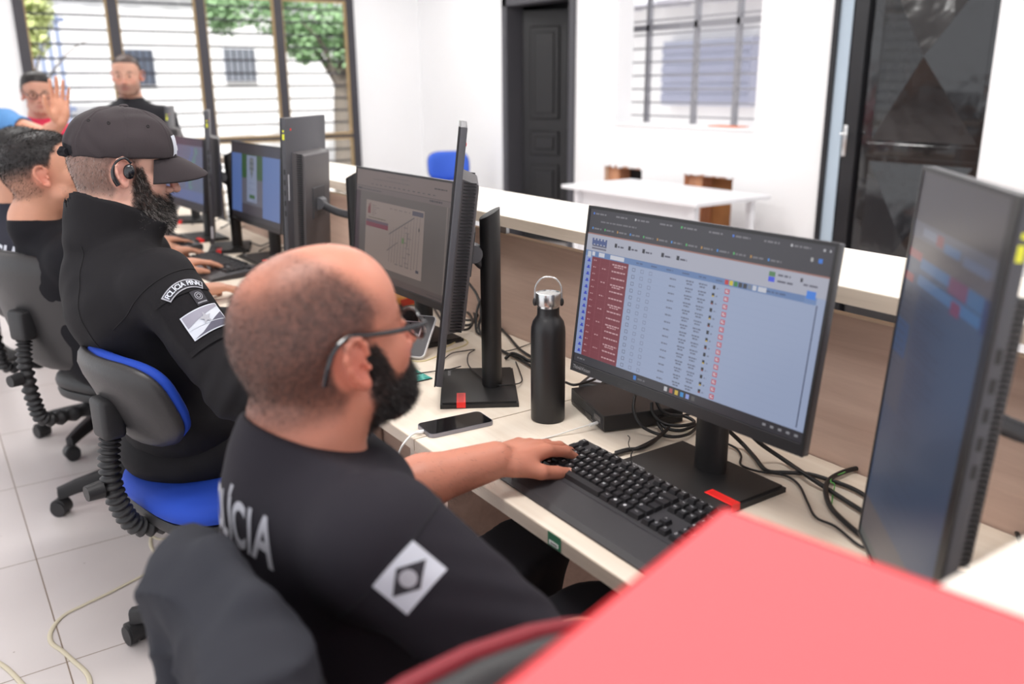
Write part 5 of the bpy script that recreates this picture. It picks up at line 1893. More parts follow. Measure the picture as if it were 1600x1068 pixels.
# ============ other people ===================================================================
def figure(root, hc, yaw, pit, s, nb, arms_, torso, skin, haircol, hmask, shirt_m, res=.005, short=False, seed=1, legs_=None, trs=None, hair_n=5000, hair_l=.012, hands=True, fem=False, gl=None, cut_z=None, lift=.35, nose=1.0, jaw=1.0, up=None):
    """torso: list of (centre, radii); arms_: [(shoulder, elbow, wrist, hand dir, back-of-hand normal, thumb side, curl)]"""
    hR_ = head_rot(yaw, pit); T = (hc, hR_)
    S = SDF(); head_sdf(S, hc, hR_, s, nb, .052 if fem else .058, nose=nose, jaw=jaw)
    S.cone(nb, torso[0][0], .055, .06, .04)
    for c, r in torso: S.ell(c, tuple(np.array(r)*.68), None, .04)
    tips = []
    for a in arms_:
        sh, el, wr = A(*a[0]), A(*a[1]), A(*a[2])
        rr_ = (.050*s, .042*s, .036*s, .027*s)
        arm(S, sh, el, wr, rr_)
        tips += hand_sdf(S, wr, A(*a[3]), A(*a[4]), A(*a[5]), (a[7] if len(a) > 7 else 1.0)*s, a[6], (.3, .2), .09 if len(a) > 7 else .04)
    b, V, Q = finish('body', S, res, skin_m, root, lambda V: paint(V, T, skin, haircol, hmask, s=s)); adopt(b, root)
    lc = lambda v: ((v-hc) @ hR_/s).T
    inh = lambda L: (np.abs(L[0]) < .2) & (np.abs(L[1]) < .14) & (L[2] > -.14) & (L[2] < .17)
    def fl_(p, N):
        L = (p-hc) @ hR_
        d = np.stack([np.where(L[:, 2] > .05, .7, -.3), L[:, 1]*2, np.full(len(p), -.6)], 1) @ hR_.T
        return d-N*(d*N).sum(1)[:, None]*.7
    if up is not None:      # full hair volume over the skull
        SH = SDF()
        for c, r in up: SH.ell(hc+hR_ @ (A(*c)*s), tuple(np.array(r)*s), hR_, .02)
        SH.disp(folds(seed, .0022, (60, 140), 6))
        ho, HV, HQ = finish('hair', SH, .004, hair_black, b, it=1)
        strands('hair_strands', HV, HQ, lambda v: np.ones(len(v)), fl_, hair_n, hair_l, .0004, [hair_black], ho, seed, lift, .3, .3)
    elif hmask:
        strands('hair', V, Q, lambda v: hmask(*lc(v))*inh(lc(v)), fl_, hair_n, hair_l, .0004, [hair_black], b, seed, lift, .3, .3)
    eyes(T, s, b)
    if gl: glasses(T, s, b, gl, lens_clear)
    S = SDF()
    for c, r in torso: S.ell(c, r, None, .06)
    S.cone(torso[0][0], nb+A(0, 0, -.01), .10, .074*s, .05)
    S.cone(nb+A(0, 0, -.02), nb+A(.0, 0, .012), .078*s, .070*s, .012)
    for a in arms_:
        sh, el, wr = A(*a[0]), A(*a[1]), A(*a[2])
        S.cone(A(*torso[0][0])+A(0, 0, .07), sh, .070*s, .066*s, .05)
        if short:
            e = sh+(el-sh)*(.8 if short is True else short); S.cone(sh, e, .066*s, .060*s, .03)
            dd = (el-sh)/np.linalg.norm(el-sh); S.cone(e+dd*.02, e+dd*.12, .052*s, .052*s, .004, 's')
        else:
            S.cone(sh, el, .066*s, .054*s, .03); e = el*.08+wr*.92; S.cone(el, e, .054*s, .038*s, .02)
    S.box(nb+A(.02, 0, .110), (.14, .14, .10), None, .01, .006, 's')
    S.disp(folds(seed+50, .0050, (12, 30), 6))
    sh_o, SV, SQ = finish('shirt', S, max(res, .005), shirt_m, root); adopt(sh_o, root)
    if legs_:
        S = SDF()
        legs(S, legs_[0], legs_[1], legs_[2], (.085*s, .064*s, .054*s))
        S.ell((A(*legs_[0][0])+A(*legs_[0][1]))/2, (.13, .17, .11), None, .05)
        S.disp(folds(seed+70, .005, (14, 34), 6))
        if cut_z: S.cut((0, 0, cut_z), (0, 0, 1))
        t, _, _ = finish('trousers', S, .009, trs or trouser_m, root); adopt(t, root)
        shoes(root, legs_[2], [legs_[3]]*2)
    adopt_rest(root)
    return b, sh_o, SV, SQ

def hair_full(x, y, z):
    low = np.where(x < -.030, -.062, np.where(x < .03, -.062+(x+.030)*1.7, .045))
    ay = np.abs(y)
    m = sstep(z, low-.006, low+.014)*(1-sstep(x-.10*sstep(z, .06, .09), .036, .052))
    ear = sstep(np.hypot((x+.012)/.026, (z+.010)/.036), .85, 1.15)
    return m*np.where(ay > .055, ear, 1)
def hair_fade(x, y, z):
    m = hair_full(x, y, z)
    return m*(.35+.65*sstep(z, -.02, .04))+.25*np.exp(-((x-.098)**2/.0003+y**2/.0012+(z+.057)**2/.00005))+.14*(z < -.05)*(x > .02)
# third seated man, looking up a little
P3 = empty('person', (.30, 3.05, 0), 0, 'seated man with short dark hair in black t-shirt, head tilted up, behind the capped man', 'person')
seatlegs = lambda x, y: ([A(x+.04, y-.09, .54), A(x+.04, y+.09, .54)], [A(x+.42, y-.11, .54), A(x+.42, y+.12, .54)], [A(x+.38, y-.12, .10), A(x+.38, y+.13, .10)], 0.0)
figure(P3, A(.325, 2.93, 1.188), -8, -13, 1.0, A(.275, 2.97, 1.045), [
    ((.345, 2.82, .94), (.47, 2.76, .74), (.705, 2.88, .79), (1, .15, -.1), (0, 0, 1), (0, 1, 0), (.3, .3, .35, .4)),
    ((.365, 3.16, .94), (.48, 3.22, .74), (.74, 3.33, .80), (1, .15, -.08), (0, 0, 1), (0, -1, 0), (.2, .2, .3, .35))],
    [(A(.330, 2.99, .88), (.115, .175, .13)), (A(.375, 2.99, .74), (.120, .165, .16)), (A(.43, 2.99, .60), (.14, .17, .12))],
    (206, 150, 124), (36, 30, 30), hair_fade, cloth_black2, .0038, True, 31, seatlegs(.43, 3.02), None, 9000, .013, cut_z=.60,
    up=None)
# fourth seated man, mostly hidden, white letters on the back
P4 = empty('person', (.31, 3.62, 0), 0, 'seated person with dark hair in navy shirt, mostly hidden behind the nearer seated men', 'person')
b4, s4, SV, SQ = figure(P4, A(.330, 3.50, 1.178), -5, 12, 1.0, A(.285, 3.52, 1.035), [
    ((.32, 3.34, .93), (.48, 3.38, .76), (.80, 3.66, .79), (1, .15, -.1), (0, 0, 1), (0, 1, 0), (.3, .3, .35, .4)),
    ((.32, 3.70, .93), (.48, 3.76, .76), (.82, 3.98, .79), (1, 0, -.1), (0, 0, 1), (0, -1, 0), (.2, .3, .3, .35))],
    [(A(.285, 3.52, .87), (.12, .18, .14)), (A(.305, 3.52, .74), (.13, .17, .16)), (A(.34, 3.52, .60), (.14, .17, .12))],
    (196, 142, 116), (30, 26, 27), hair_full, mat('navy_cotton', (30, 30, 44), .85), .006, True, 41, seatlegs(.36, 3.54), None, 6000, .014, cut_z=.60)
bv4 = bvh_of(SV, SQ)
decal('back_lettering', lambda m: add_text(m, 'POLÍCIA', .075, Matrix.Identity(4), bold=True), (-.1, 3.46, .915), (0, -1, 0), (.1, 0, 1), bv4, print_white, s4, off=.002, cuts=4)
# standing man by the window
P5 = empty('person', (1.22, 6.0, 0), 0, 'man in plain black long-sleeved shirt standing before the barred window', 'person')
def stand(x, y, z0, yaw):
    c, s_ = cos(yaw), sin(yaw)
    f = lambda a, b, z: A(x+a*c-b*s_, y+a*s_+b*c, z)
    return f
f = stand(1.20, 6.03, 0, radians(-112)); f0 = f; f = lambda a, b, z: f0(a, b, z-.045 if z > .3 else z)
figure(P5, f(.015, 0, 1.545), -112, 4, 1.04, f(-.03, 0, 1.40), [
    (f(-.01, -.190, 1.285), f(-.02, -.27, 1.02), f(.14, -.20, .80), (.5, .3, -1), (0, 0, 1), (0, 1, 0), (.4, .4, .4, .4)),
    (f(-.01, .190, 1.285), f(-.02, .27, 1.02), f(.14, .20, .80), (-.5, .3, -1), (0, 0, 1), (0, 1, 0), (.4, .4, .4, .4))],
    [(f(0, 0, 1.24), (.20, .14, .14)), (f(0, 0, 1.06), (.18, .14, .18)), (f(0, 0, .90), (.175, .135, .12))],
    (206, 158, 136), (48, 42, 42), lambda x, y, z: hair_fade(x, y, z)*.9+.28*beard1(x, y, z)*(z < -.05), mat('deep_black_knit', (16, 16, 24), .85), .006, False, 51,
    ([f(0, -.09, .90), f(0, .09, .90)], [f(.02, -.10, .48), f(.02, .10, .48)], [f(0, -.10, .10), f(0, .10, .10)], radians(-112)), trouser_m, 4000, .012)
# woman in red
P6 = empty('person', (.62, 5.66, 0), 0, 'dark-haired woman with glasses in red shirt standing behind the raised hand', 'person')
f = stand(.655, 5.76, 0, radians(-93))
figure(P6, f(.015, 0, 1.395), -93, 3, .94, f(-.03, 0, 1.26), [
    (f(-.01, -.17, 1.16), f(-.02, -.22, .90), f(.12, -.16, .74), (.3, .3, -1), (0, 0, 1), (0, 1, 0), (.4, .4, .4, .4)),
    (f(-.01, .17, 1.16), f(-.02, .22, .90), f(.12, .16, .74), (-.3, .3, -1), (0, 0, 1), (0, 1, 0), (.4, .4, .4, .4))],
    [(f(0, 0, 1.10), (.16, .12, .13)), (f(0, 0, .94), (.15, .12, .16)), (f(0, 0, .82), (.165, .125, .11))],
    (204, 150, 126), (30, 24, 24), None, mat('red_striped_knit', (206, 44, 76), .8), .006, .55, 61,
    ([f(0, -.08, .82), f(0, .08, .82)], [f(.02, -.09, .44), f(.02, .09, .44)], [f(0, -.09, .09), f(0, .09, .09)], radians(-93)), trouser_m, 3000, .014, fem=True, gl=black_gloss,
    up=[((-.030, 0, .040), (.098, .086, .088)), ((-.060, 0, -.015), (.055, .060, .070)), ((.015, 0, .075), (.070, .078, .055))])
# person in denim raising a hand
P7 = empty('person', (.24, 5.42, 0), 0, 'person in blue denim shirt raising one open hand at left edge', 'person')
g0 = stand(.285, 5.42, 0, radians(-72)); f = lambda a, b, z: g0(a, b, z-.015 if z > .3 else z)
denim = mat('blue_denim', (88, 142, 198), .85, bump=.4, bscale=500, var=.12, vscale=14)
b7, s7, SV, SQ = figure(P7, f(.02, 0, 1.53), -72, 6, 1.0, f(-.03, 0, 1.385), [
    (f(0, -.19, 1.27), f(.10, -.30, .99), f(.26, -.18, .92), (.5, .4, -.2), (0, 0, 1), (0, 1, 0), (.4, .4, .4, .4)),
    ((.435, 5.26, 1.255), (.570, 4.93, 1.195), (.612, 4.69, 1.268), (.10, -.06, 1), (.1, .95, .1), (-1, 0, .1), (.10, .08, .10, .18), 1.08)],
    [(f(0, 0, 1.22), (.20, .14, .15)), (f(0, 0, 1.04), (.18, .14, .18)), (f(0, 0, .88), (.175, .135, .12))],
    (206, 146, 118), (30, 26, 26), hair_full, denim, .005, .42, 71,
    ([f(0, -.09, .88), f(0, .09, .88)], [f(.02, -.10, .47), f(.05, .12, .47)], [f(.0, -.09, .10), f(.10, .13, .10)], radians(-60)), mat('grey_cargo_trousers', (72, 70, 70), .85), 2500, .02)
bv7 = bvh_of(SV, SQ)
for z in (1.16, 1.02):
    decal('chest_pocket', lambda m: m.quad([(-.05, -.045, 0), (.05, -.045, 0), (.05, .045, 0), (-.05, .045, 0)]), f(.4, .10, z), f(0, 1, 0)-f(0, 0, 0), (0, 0, 1), bv7, mat('denim_pocket', (78, 130, 186), .85), s7, off=.003, cuts=4)
# ------------------------------------------------------------------ chairs
blue_fab = mat('blue_upholstery', (20, 66, 176), .75, bump=.3, bscale=800)
blue_fab2 = mat('bright_blue_upholstery', (56, 98, 206), .75)
vinyl_black = mat('black_vinyl', (38, 37, 39), .5, bump=.2, bscale=300)
maroon = mat('maroon_shell', (128, 18, 34), .6)
shell_m = mat('worn_black_shell', (52, 50, 51), .42, bump=.2, bscale=150)
def selipse(a, b, n, e=3.2):
    out = []
    for i in range(n):
        t = 2*pi*i/n
        c, s_ = cos(t), sin(t)
        out.append((a*abs(c)**(2/e)*(1 if c >= 0 else -1), b*abs(s_)**(2/e)*(1 if s_ >= 0 else -1)))
    return out
def pad(mb, a, b, prof, bend=lambda x, y: 0, M=None, n=48, e=3.2):
    """stack of superellipse rings (scale offset, z)"""
    rings = []
    for ins, z in prof:
        rings.append([mb.bm.verts.new((x, y, z+bend(x, y))) for x, y in selipse(a-ins, b-ins, n, e)])
    c0 = mb.bm.verts.new((0, 0, prof[0][1]+bend(0, 0))); c1 = mb.bm.verts.new((0, 0, prof[-1][1]+bend(0, 0)))
    allv = [v for r in rings for v in r]+[c0, c1]
    mid0 = [mb.bm.verts.new((x, y, prof[0][1]+bend(x, y))) for x, y in selipse((a-prof[0][0])*.5, (b-prof[0][0])*.5, n, e)]
    mid1 = [mb.bm.verts.new((x, y, prof[-1][1]+bend(x, y))) for x, y in selipse((a-prof[-1][0])*.5, (b-prof[-1][0])*.5, n, e)]
    allv += mid0+mid1
    for r0, r1 in [(mid0, rings[0])]+list(zip(rings, rings[1:]))+[(rings[-1], mid1)]:
        for i in range(n):
            mb.bm.faces.new((r0[i], r0[(i+1) % n], r1[(i+1) % n], r1[i]))
    for i in range(n):
        mb.bm.faces.new((c0, mid0[(i+1) % n], mid0[i])); mb.bm.faces.new((c1, mid1[i], mid1[(i+1) % n]))
    if M is not None:
        bmesh.ops.transform(mb.bm, matrix=M, verts=allv)
def office_chair(loc, az, label, seat_m, back_m, shell, seat_z=.465, back_z=.74, bh=.14, bw=.20, tilt=10, leg0=20, back_x=-.235, group=None, bellows=True):
    t = empty('office_chair', (loc[0], loc[1], 0), radians(az), label, 'chair', group)
    for k in range(5):
        a = radians(leg0+72*k)
        d = Vector((cos(a), sin(a), 0)); w = Vector((-sin(a), cos(a), 0))
        mb = MB()
        prof = [(.0, .045, .030, .115), (.10, .042, .028, .112), (.24, .034, .022, .092), (.30, .028, .020, .078)]
        rings = []
        for r, hw, hh, z in prof:
            rings.append([mb.bm.verts.new(d*r+w*(sx*hw*.5)+Vector((0, 0, z+sz*hh))) for sx, sz in ((-1, -1), (1, -1), (1, .6), (.6, 1), (-.6, 1), (-1, .6))])
        for r0, r1 in zip(rings, rings[1:]):
            for i in range(6): mb.bm.faces.new((r0[i], r0[(i+1) % 6], r1[(i+1) % 6], r1[i]))
        mb.bm.faces.new(rings[0]); mb.bm.faces.new(rings[-1][::-1])
        lg = mb.build('leg', vinyl_black, t, smooth=True)
        mb = MB(); p = d*.295
        q = w*.0; cw = Vector((cos(a+.9), sin(a+.9), 0))
        for s_ in (1, -1):
            mb.cyl(p+cw*s_*.006+Vector((0, 0, .0265)), p+cw*s_*.026+Vector((0, 0, .0265)), .0265, seg=24)
        mb.cyl(p+Vector((0, 0, .03)), p+Vector((0, 0, .085)), .007, seg=10)
        mb.cyl(p+cw*-.020+Vector((0, 0, .033)), p+cw*.020+Vector((0, 0, .033)), .0285, seg=20)
        mb.build('caster', vinyl_black, lg, smooth=True)
    mb = MB(); mb.cyl((0, 0, .085), (0, 0, .17), .040, .034); mb.cyl((0, 0, .17), (0, 0, .30), .026); mb.cyl((0, 0, .30), (0, 0, seat_z-.05), .015)
    mb.build('gas_column', vinyl_black, t, smooth=True)
    mb = MB(); pad(mb, .215, .225, [(.03, -.045), (.004, -.040), (0, -.022), (.004, -.012)], M=Matrix.Translation((0, 0, seat_z)))
    mb.box((-.10, -.05, seat_z-.075), (.08, .05, seat_z-.04), bevel=.006)
    mb.build('seat_shell', vinyl_black, t, smooth=True)
    mb = MB(); pad(mb, .218, .228, [(.020, -.014), (.002, -.004), (0, .012), (.006, .028), (.022, .037), (.05, .041)], bend=lambda x, y: -.9*max(0, x-.08)**2*3, M=Matrix.Translation((0, 0, seat_z)))
    mb.build('seat_cushion', seat_m, t, smooth='full')
    # backrest: local plane, x = width, y = height, z = thickness towards the sitter
    Mb = Matrix.Translation((back_x, 0, back_z)) @ Matrix.Rotation(radians(-tilt), 4, 'Y') @ Matrix(((0, 0, 1, 0), (1, 0, 0, 0), (0, 1, 0, 0), (0, 0, 0, 1)))
    bd = lambda x, y: 1.3*x*x
    mb = MB(); pad(mb, bw, bh, [(.05, -.030), (.022, -.026), (.006, -.014), (0, -.002), (.004, .006)], bend=bd, M=Mb); mb.build('back_shell', shell, t, smooth='full')
    mb = MB(); pad(mb, bw-.004, bh-.004, [(.008, .004), (.0, .012), (.003, .026), (.016, .038), (.045, .044)], bend=bd, M=Mb); mb.build('back_cushion', back_m, t, smooth='full')
    # bracket cover behind and ribbed bellows down to the seat
    mb = MB(); c = Mb @ Vector((0, -.02, -.045)); mb.box((-.026, -.034, -.045), (.026, .034, .05), bevel=.012, seg=3, M=Matrix.Translation(c))
    mb.build('bracket_cover', vinyl_black, t, smooth=True)
    if bellows:
        P = [c+Vector((0, 0, -.04)), c+Vector((-.012, 0, -.11)), Vector((c.x-.005, 0, seat_z+.03)), Vector((c.x+.04, 0, seat_z-.05)), Vector((-.10, 0, seat_z-.065))]
        PP = catmull([Vector(p) for p in P], 28)
        n = len(PP)
        mb = MB(); mb.tube(PP, lambda q: .0205+.0045*sin(q*n*2*pi/5.2), 14, smooth=1)
        mb.build('bellows', vinyl_black, t, smooth='full')
        mb = MB(); k = c+Vector((-.035, 0, -.16)); mb.cyl(k, k+Vector((-.035, 0, 0)), .021, .018, 10)
        mb.build('knob', vinyl_black, t, smooth=True)
    return t
office_chair((.525, 2.06), 13, 'blue office chair under the man with the cap', blue_fab, blue_fab, shell_m, seat_z=.485, back_z=.755, bh=.120, bw=.175, tilt=22, leg0=130, back_x=-.230)
office_chair((.53, 3.15), 30, 'black office chair under the man with his head tilted up', vinyl_black, vinyl_black, shell_m, seat_z=.46, back_z=.76, bh=.20, bw=.195, tilt=14, leg0=149, back_x=-.345)
office_chair((.54, 3.86), 30, 'dark office chair farthest along the row, at left edge', vinyl_black, vinyl_black, shell_m, seat_z=.46, back_z=.80, bh=.22, bw=.21, tilt=12, leg0=125, back_x=-.40)
office_chair((.445, .90), 8, 'office chair with dark jacket hung over its back, under the man in glasses', vinyl_black, vinyl_black, vinyl_black, seat_z=.46, back_z=.735, bh=.155, bw=.155, tilt=6, leg0=36, back_x=-.245)
office_chair((4.05, 6.95), 250, 'bright blue office chair by the white wall left of the panelled door', blue_fab2, blue_fab2, vinyl_black, back_z=.70, bh=.14, bw=.20, leg0=10)
office_chair((.30, .22), 270, 'chair with maroon backrest rim in the blurred lower foreground', vinyl_black, vinyl_black, maroon, seat_z=.46, back_z=.80, bh=.20, bw=.215, tilt=4, leg0=0, back_x=-.27)

# jacket hung over the near chair back
jr = empty('hung_jacket', (.17, .92, .9), 0, 'dark jacket draped over the chair back behind the nearest man', 'jacket')
S = SDF()
S.box((.185, .885, .70), (.034, .185, .180), rotm((1, -.06, .04)), .03, .03)
S.ell((.180, .985, .850), (.050, .075, .040), None, .04); S.ell((.185, .79, .850), (.050, .090, .042), None, .04)
S.cone((.168, 1.020, .83), (.145, 1.035, .42), .040, .040, .03); S.cone((.165, .74, .83), (.130, .70, .42), .048, .042, .03)
S.box((.165, .88, .50), (.036, .18, .13), None, .03, .05)
S.cone((.20, .97, .885), (.20, .84, .888), .026, .026, .02)
S.disp(folds(91, .0085, (16, 34), 6, (1, 1, .25))); S.disp(folds(92, .0035, (40, 70), 5, (1, 1, .4)))
S.disp(lambda p: -.013*(1-np.abs(np.sin(p[:, 1]*26+2.0*np.sin(p[:, 2]*7)+p[:, 0]*20)))**2.5*sstep(.88-p[:, 2], 0, .08))
S.disp(lambda p: -.007*(1-np.abs(np.sin(p[:, 1]*20+p[:, 2]*38+2.0*np.sin(p[:, 1]*11))))**3*sstep(p[:, 2]-.70, 0, .08))
S.ell((.19, .87, .80), (.055, .12, .08), None, .04)
JO = A(.014, -.055, .028)
V, Q = S.mesh(.005); V, Q = keep_main(V, Q); V = relax(V, Q, 2)+JO
jo = link('jacket_body', np_mesh('jacket_body', V, Q), jr, [mat('hung_jacket_cloth', (44, 45, 52), .85, bump=.3, bscale=700, spec=.25)]); adopt(jo, jr)
# .005, mat('hung_jacket_cloth', (44, 45, 52), .85, bump=.3, bscale=700, spec=.25), jr); adopt(jo, jr)

# ------------------------------------------------------------------ keyboards
key_m = mat('key_black', (30, 29, 32), .45)
kb_m = mat('keyboard_body', (50, 48, 51), .5, bump=.1, bscale=800)
legend_m = mat('key_legend', (225, 225, 228), .6)
ROWS = [
    (.0, [('esc', 1)]+[(None, 1)]+[(s_, 1) for s_ in ('F1', 'F2', 'F3', 'F4')]+[(None, .5)]+[(s_, 1) for s_ in ('F5', 'F6', 'F7', 'F8')]+[(None, .5)]+[(s_, 1) for s_ in ('F9', 'F10', 'F11', 'F12')]+[(None, .25), ('prt', 1), ('scr', 1), ('pau', 1)]),
    (1.25, [(c, 1) for c in "'1234567890-="]+[('←', 2), (None, .25), ('ins', 1), ('hm', 1), ('pg', 1), (None, .25), ('num', 1), ('/', 1), ('*', 1), ('-', 1)]),
    (2.25, [('tab', 1.5)]+[(c, 1) for c in "QWERTYUIOP´["]+[('↵', 1.5), (None, .25), ('del', 1), ('end', 1), ('pg', 1), (None, .25), ('7', 1), ('8', 1), ('9', 1)]),
    (3.25, [('caps', 1.75)]+[(c, 1) for c in "ASDFGHJKLÇ~]"]+[(None, 1.25+.25+3+.25), ('4', 1), ('5', 1), ('6', 1)]),
    (4.25, [('⇧', 1.25)]+[(c, 1) for c in "\\ZXCVBNM,.;/"]+[('⇧', 1.75), (None, 1.25), ('↑', 1), (None, 1.25), ('1', 1), ('2', 1), ('3', 1)]),
    (5.25, [('ctrl', 1.25), ('●', 1.25), ('alt', 1.25), ('', 6), ('alt', 1.25), ('●', 1.25), ('≡', 1.25), ('ctrl', 1.5), (None, .25), ('←', 1), ('↓', 1), ('→', 1), (None, .25), ('0', 2), (',', 1)]),
]
GL = {}
def keyboard(loc, rz, label, detail):
    """origin at back left corner (sitter's left); local -y runs to the sitter's right, -x towards the sitter"""
    t = empty('keyboard', loc, radians(rz), label, 'keyboard')
    L, D = .458, .205
    mb = MB()
    def prism_side(y0, y1, pts):
        lo = [mb.bm.verts.new((x, y0, z)) for x, z in pts]; hi = [mb.bm.verts.new((x, y1, z)) for x, z in pts]
        mb.bm.faces.new(lo); mb.bm.faces.new(hi[::-1])
        for i in range(len(pts)): mb.bm.faces.new((lo[i], hi[i], hi[(i+1) % len(pts)], lo[(i+1) % len(pts)]))
    prism_side(-L, 0, [(0, .004), (0, .024), (-.006, .0265), (-.134, .0165), (-.140, .0175), (-.196, .0105), (-D, .004), (-D, .001), (-.02, .001)])
    es = [e for e in mb.bm.edges if abs((e.verts[0].co-e.verts[1].co).y) < 1e-6]
    mb.build('keyboard_body', kb_m, t)
    slope = (.0265-.0165)/.128
    u = .0190
    def kbox(mb, x, y, w):
        z = .0265-slope*(-x-.006)
        a, b = w*u-.0022, u-.0022
        x0, y0 = x, y
        bt = [(x0, y0), (x0, y0-a), (x0-b, y0-a), (x0-b, y0)]
        ins = .0022
        tp = [(x0-.0012, y0-ins), (x0-.0012, y0-a+ins), (x0-b+ins*1.4, y0-a+ins), (x0-b+ins*1.4, y0-ins)]
        vb = [mb.bm.verts.new((p[0], p[1], z-.0015)) for p in bt]; vt = [mb.bm.verts.new((p[0], p[1], z+.0072+slope*(p[0]-x0))) for p in tp]
        f = [mb.bm.faces.new(vt[::-1])]+[mb.bm.faces.new((vb[i], vb[(i+1) % 4], vt[(i+1) % 4], vt[i])) for i in range(4)]
        for q in f: q.material_index = 0
        return z+.0073
    cnt = 0
    allmb = MB()
    for r, row in ROWS:
        y = -.008
        for s_, w in row:
            if s_ is not None:
                x = -.012-r*u*.985
                one = detail and cnt < 100
                mb = MB() if one else allmb
                if s_ in ('↵',):
                    z = kbox(mb, x, y, w)
                    if r == 2.25: kbox(mb, x-u, y-.25*u, w-.25)
                else:
                    z = kbox(mb, x, y, w)
                if detail and s_ and s_ not in ('●', '≡'):
                    mb.mi = 1
                    sz = .0075 if len(s_) == 1 else .0046
                    add_text(mb, s_, sz, frameM((x-.0062, y-.0062 if len(s_) == 1 else y-w*u*.42, z+.0001), (0, -1, 0), (1, 0, slope), None))
                    mb.mi = 0
                elif s_ in ('●', '≡'):
                    mb.mi = 1; mb.cyl((x-.008, y-w*u*.4, z), (x-.008, y-w*u*.4, z+.0002), .0028, seg=12); mb.mi = 0
                if one:
                    mb.build('key', [key_m, legend_m], t)
                cnt += 1
            y -= w*u
    if len(allmb.bm.verts):
        o = allmb.build('key_block', [key_m, legend_m], t); o['kind'] = 'stuff'
    return t
keyboard((.987, 1.210, DZ), -.5, 'black keyboard under the nearest man\'s left hand', True)
keyboard((.945, 2.36, DZ), 2, 'black keyboard before the man with the cap', False)
keyboard((.985, 3.66, DZ), 6, 'black keyboard below the green document screen', False)
keyboard((.970, 4.335, DZ), 3, 'black keyboard farthest along the desk row', False)

# ------------------------------------------------------------------ desk objects
bt = empty('bottle', (1.03, 1.393, DZ), 0, 'matte black steel bottle with silver lid and wire loop', 'bottle')
bm_ = mat('matte_black_bottle', (30, 29, 31), .38, bump=.08, bscale=900)
mb = MB(); mb.lathe([(0, .0), (.033, .0), (.0355, .002), (.036, .006), (.036, .190), (.0352, .202), (.032, .214), (.0265, .222), (.0235, .2265), (.0228, .232), (.0228, .244), (0, .244)], 56); mb.build('body', bm_, bt, smooth=True)
mb = MB(); mb.lathe([(.0215, .243), (.0215, .249), (.0255, .2495), (.0262, .2515), (.0262, .2725), (.0255, .2745), (.0225, .275), (.0222, .2735), (0, .2735)], 56); lid = mb.build('lid', chrome, bt, smooth=True)
mb = MB()
dirv = Vector((.80, -.60, 0))
mb.tube([dirv*s_*.0275*k+Vector((0, 0, z)) for s_, k, z in ((-1, 1, .252), (-1, 1.0, .270), (-1, .93, .288), (-1, .55, .303), (1, .0, .307), (1, .55, .303), (1, .93, .288), (1, 1.0, .270), (1, 1, .252))], .0017, 10)
mb.build('wire_loop', chrome, bt, smooth=True)
mb = MB(); mb.sph(dirv*-.0272+Vector((0, 0, .255)), (.005, .005, .009), 10); mb.sph(dirv*.0272+Vector((0, 0, .255)), (.005, .005, .009), 10); mb.build('loop_hinge', black, bt, smooth=True)

def phone(loc, rz, label, L, W, T_, body_m, glass_m, M=None):
    t = empty('phone', loc, radians(rz), label, 'phone')
    def rr(l, w, r, n=6):
        out = []
        for cx, cy, a0 in ((l/2-r, w/2-r, 0), (-l/2+r, w/2-r, 90), (-l/2+r, -w/2+r, 180), (l/2-r, -w/2+r, 270)):
            for k in range(n+1):
                a = radians(a0+90*k/n); out.append((cx+r*cos(a), cy+r*sin(a)))
        return out
    mb = MB(); mb.prism(rr(L-.001, W-.001, .0115), 0, .0008); mb.prism(rr(L, W, .012), .0008, T_-.0008); mb.prism(rr(L-.001, W-.001, .0115), T_-.0008, T_)
    b = mb.build('case', body_m, t)
    mb = MB(); mb.prism(rr(L-.004, W-.004, .0105), T_, T_+.0003); s_ = mb.build('screen_glass', glass_m, t)
    mb = MB(); mb.cyl((L/2-.008, 0, T_+.0003), (L/2-.008, 0, T_+.0004), .0022, seg=14); mb.build('camera_dot', mat('lens_dot', (5, 5, 12), .1), s_)
    mb = MB(); mb.box((.02, -W/2-.0006, T_*.4), (.045, -W/2, T_*.65), bevel=.0003, seg=1); mb.build('side_button', body_m, t)
    return t
phone((.847, 1.468, DZ+.0002), -4.5, 'dark-screened grey phone lying on desk with white cable plugged in', .147, .072, .0085, mat('phone_grey_metal', (140, 140, 150), .3, .8), mat('phone_glass', (14, 14, 17), .12, coat=.3))
p2 = phone((1.025, 1.985, DZ+.040), 0, 'white phone leaning upright on the monitor foot behind the edge-on screen', .135, .068, .0080, mat('phone_white', (232, 232, 235), .3), mat('phone_glass_grey', (88, 86, 88), .2))
p2.rotation_euler = (0, radians(-38), radians(40)); p2.location = (1.030, 1.965, DZ+.0445)

mp_ = empty('mousepad', (.84, 1.86, DZ), radians(1), 'teal patterned mouse pad under the capped man\'s hand', 'mousepad')
mb = MB(); mb.box((-.115, -.10, 0), (.115, .10, .003), bevel=.0012); mb.build('pad_base', black_matte, mp_)
teal = bpy.data.materials.new('teal_pattern'); teal.use_nodes = True
_n = teal.node_tree; _v = _n.nodes.new('ShaderNodeTexVoronoi'); _v.feature = 'DISTANCE_TO_EDGE'; _v.inputs['Scale'].default_value = 30
_c = _n.nodes.new('ShaderNodeValToRGB'); _c.color_ramp.elements[0].position = .0; _c.color_ramp.elements[0].color = (*lin((120, 200, 186)), 1); _c.color_ramp.elements[1].position = .12; _c.color_ramp.elements[1].color = (*lin((44, 148, 136)), 1)
_t = _n.nodes.new('ShaderNodeTexCoord'); _n.links.new(_t.outputs['Object'], _v.inputs['Vector']); _n.links.new(_v.outputs[0], _c.inputs[0]); _n.links.new(_c.outputs[0], _n.nodes['Principled BSDF'].inputs['Base Color'])
mb = MB(); mb.box((-.1135, -.0985, .003), (.1135, .0985, .0034)); mb.build('printed_cloth', teal, mp_)
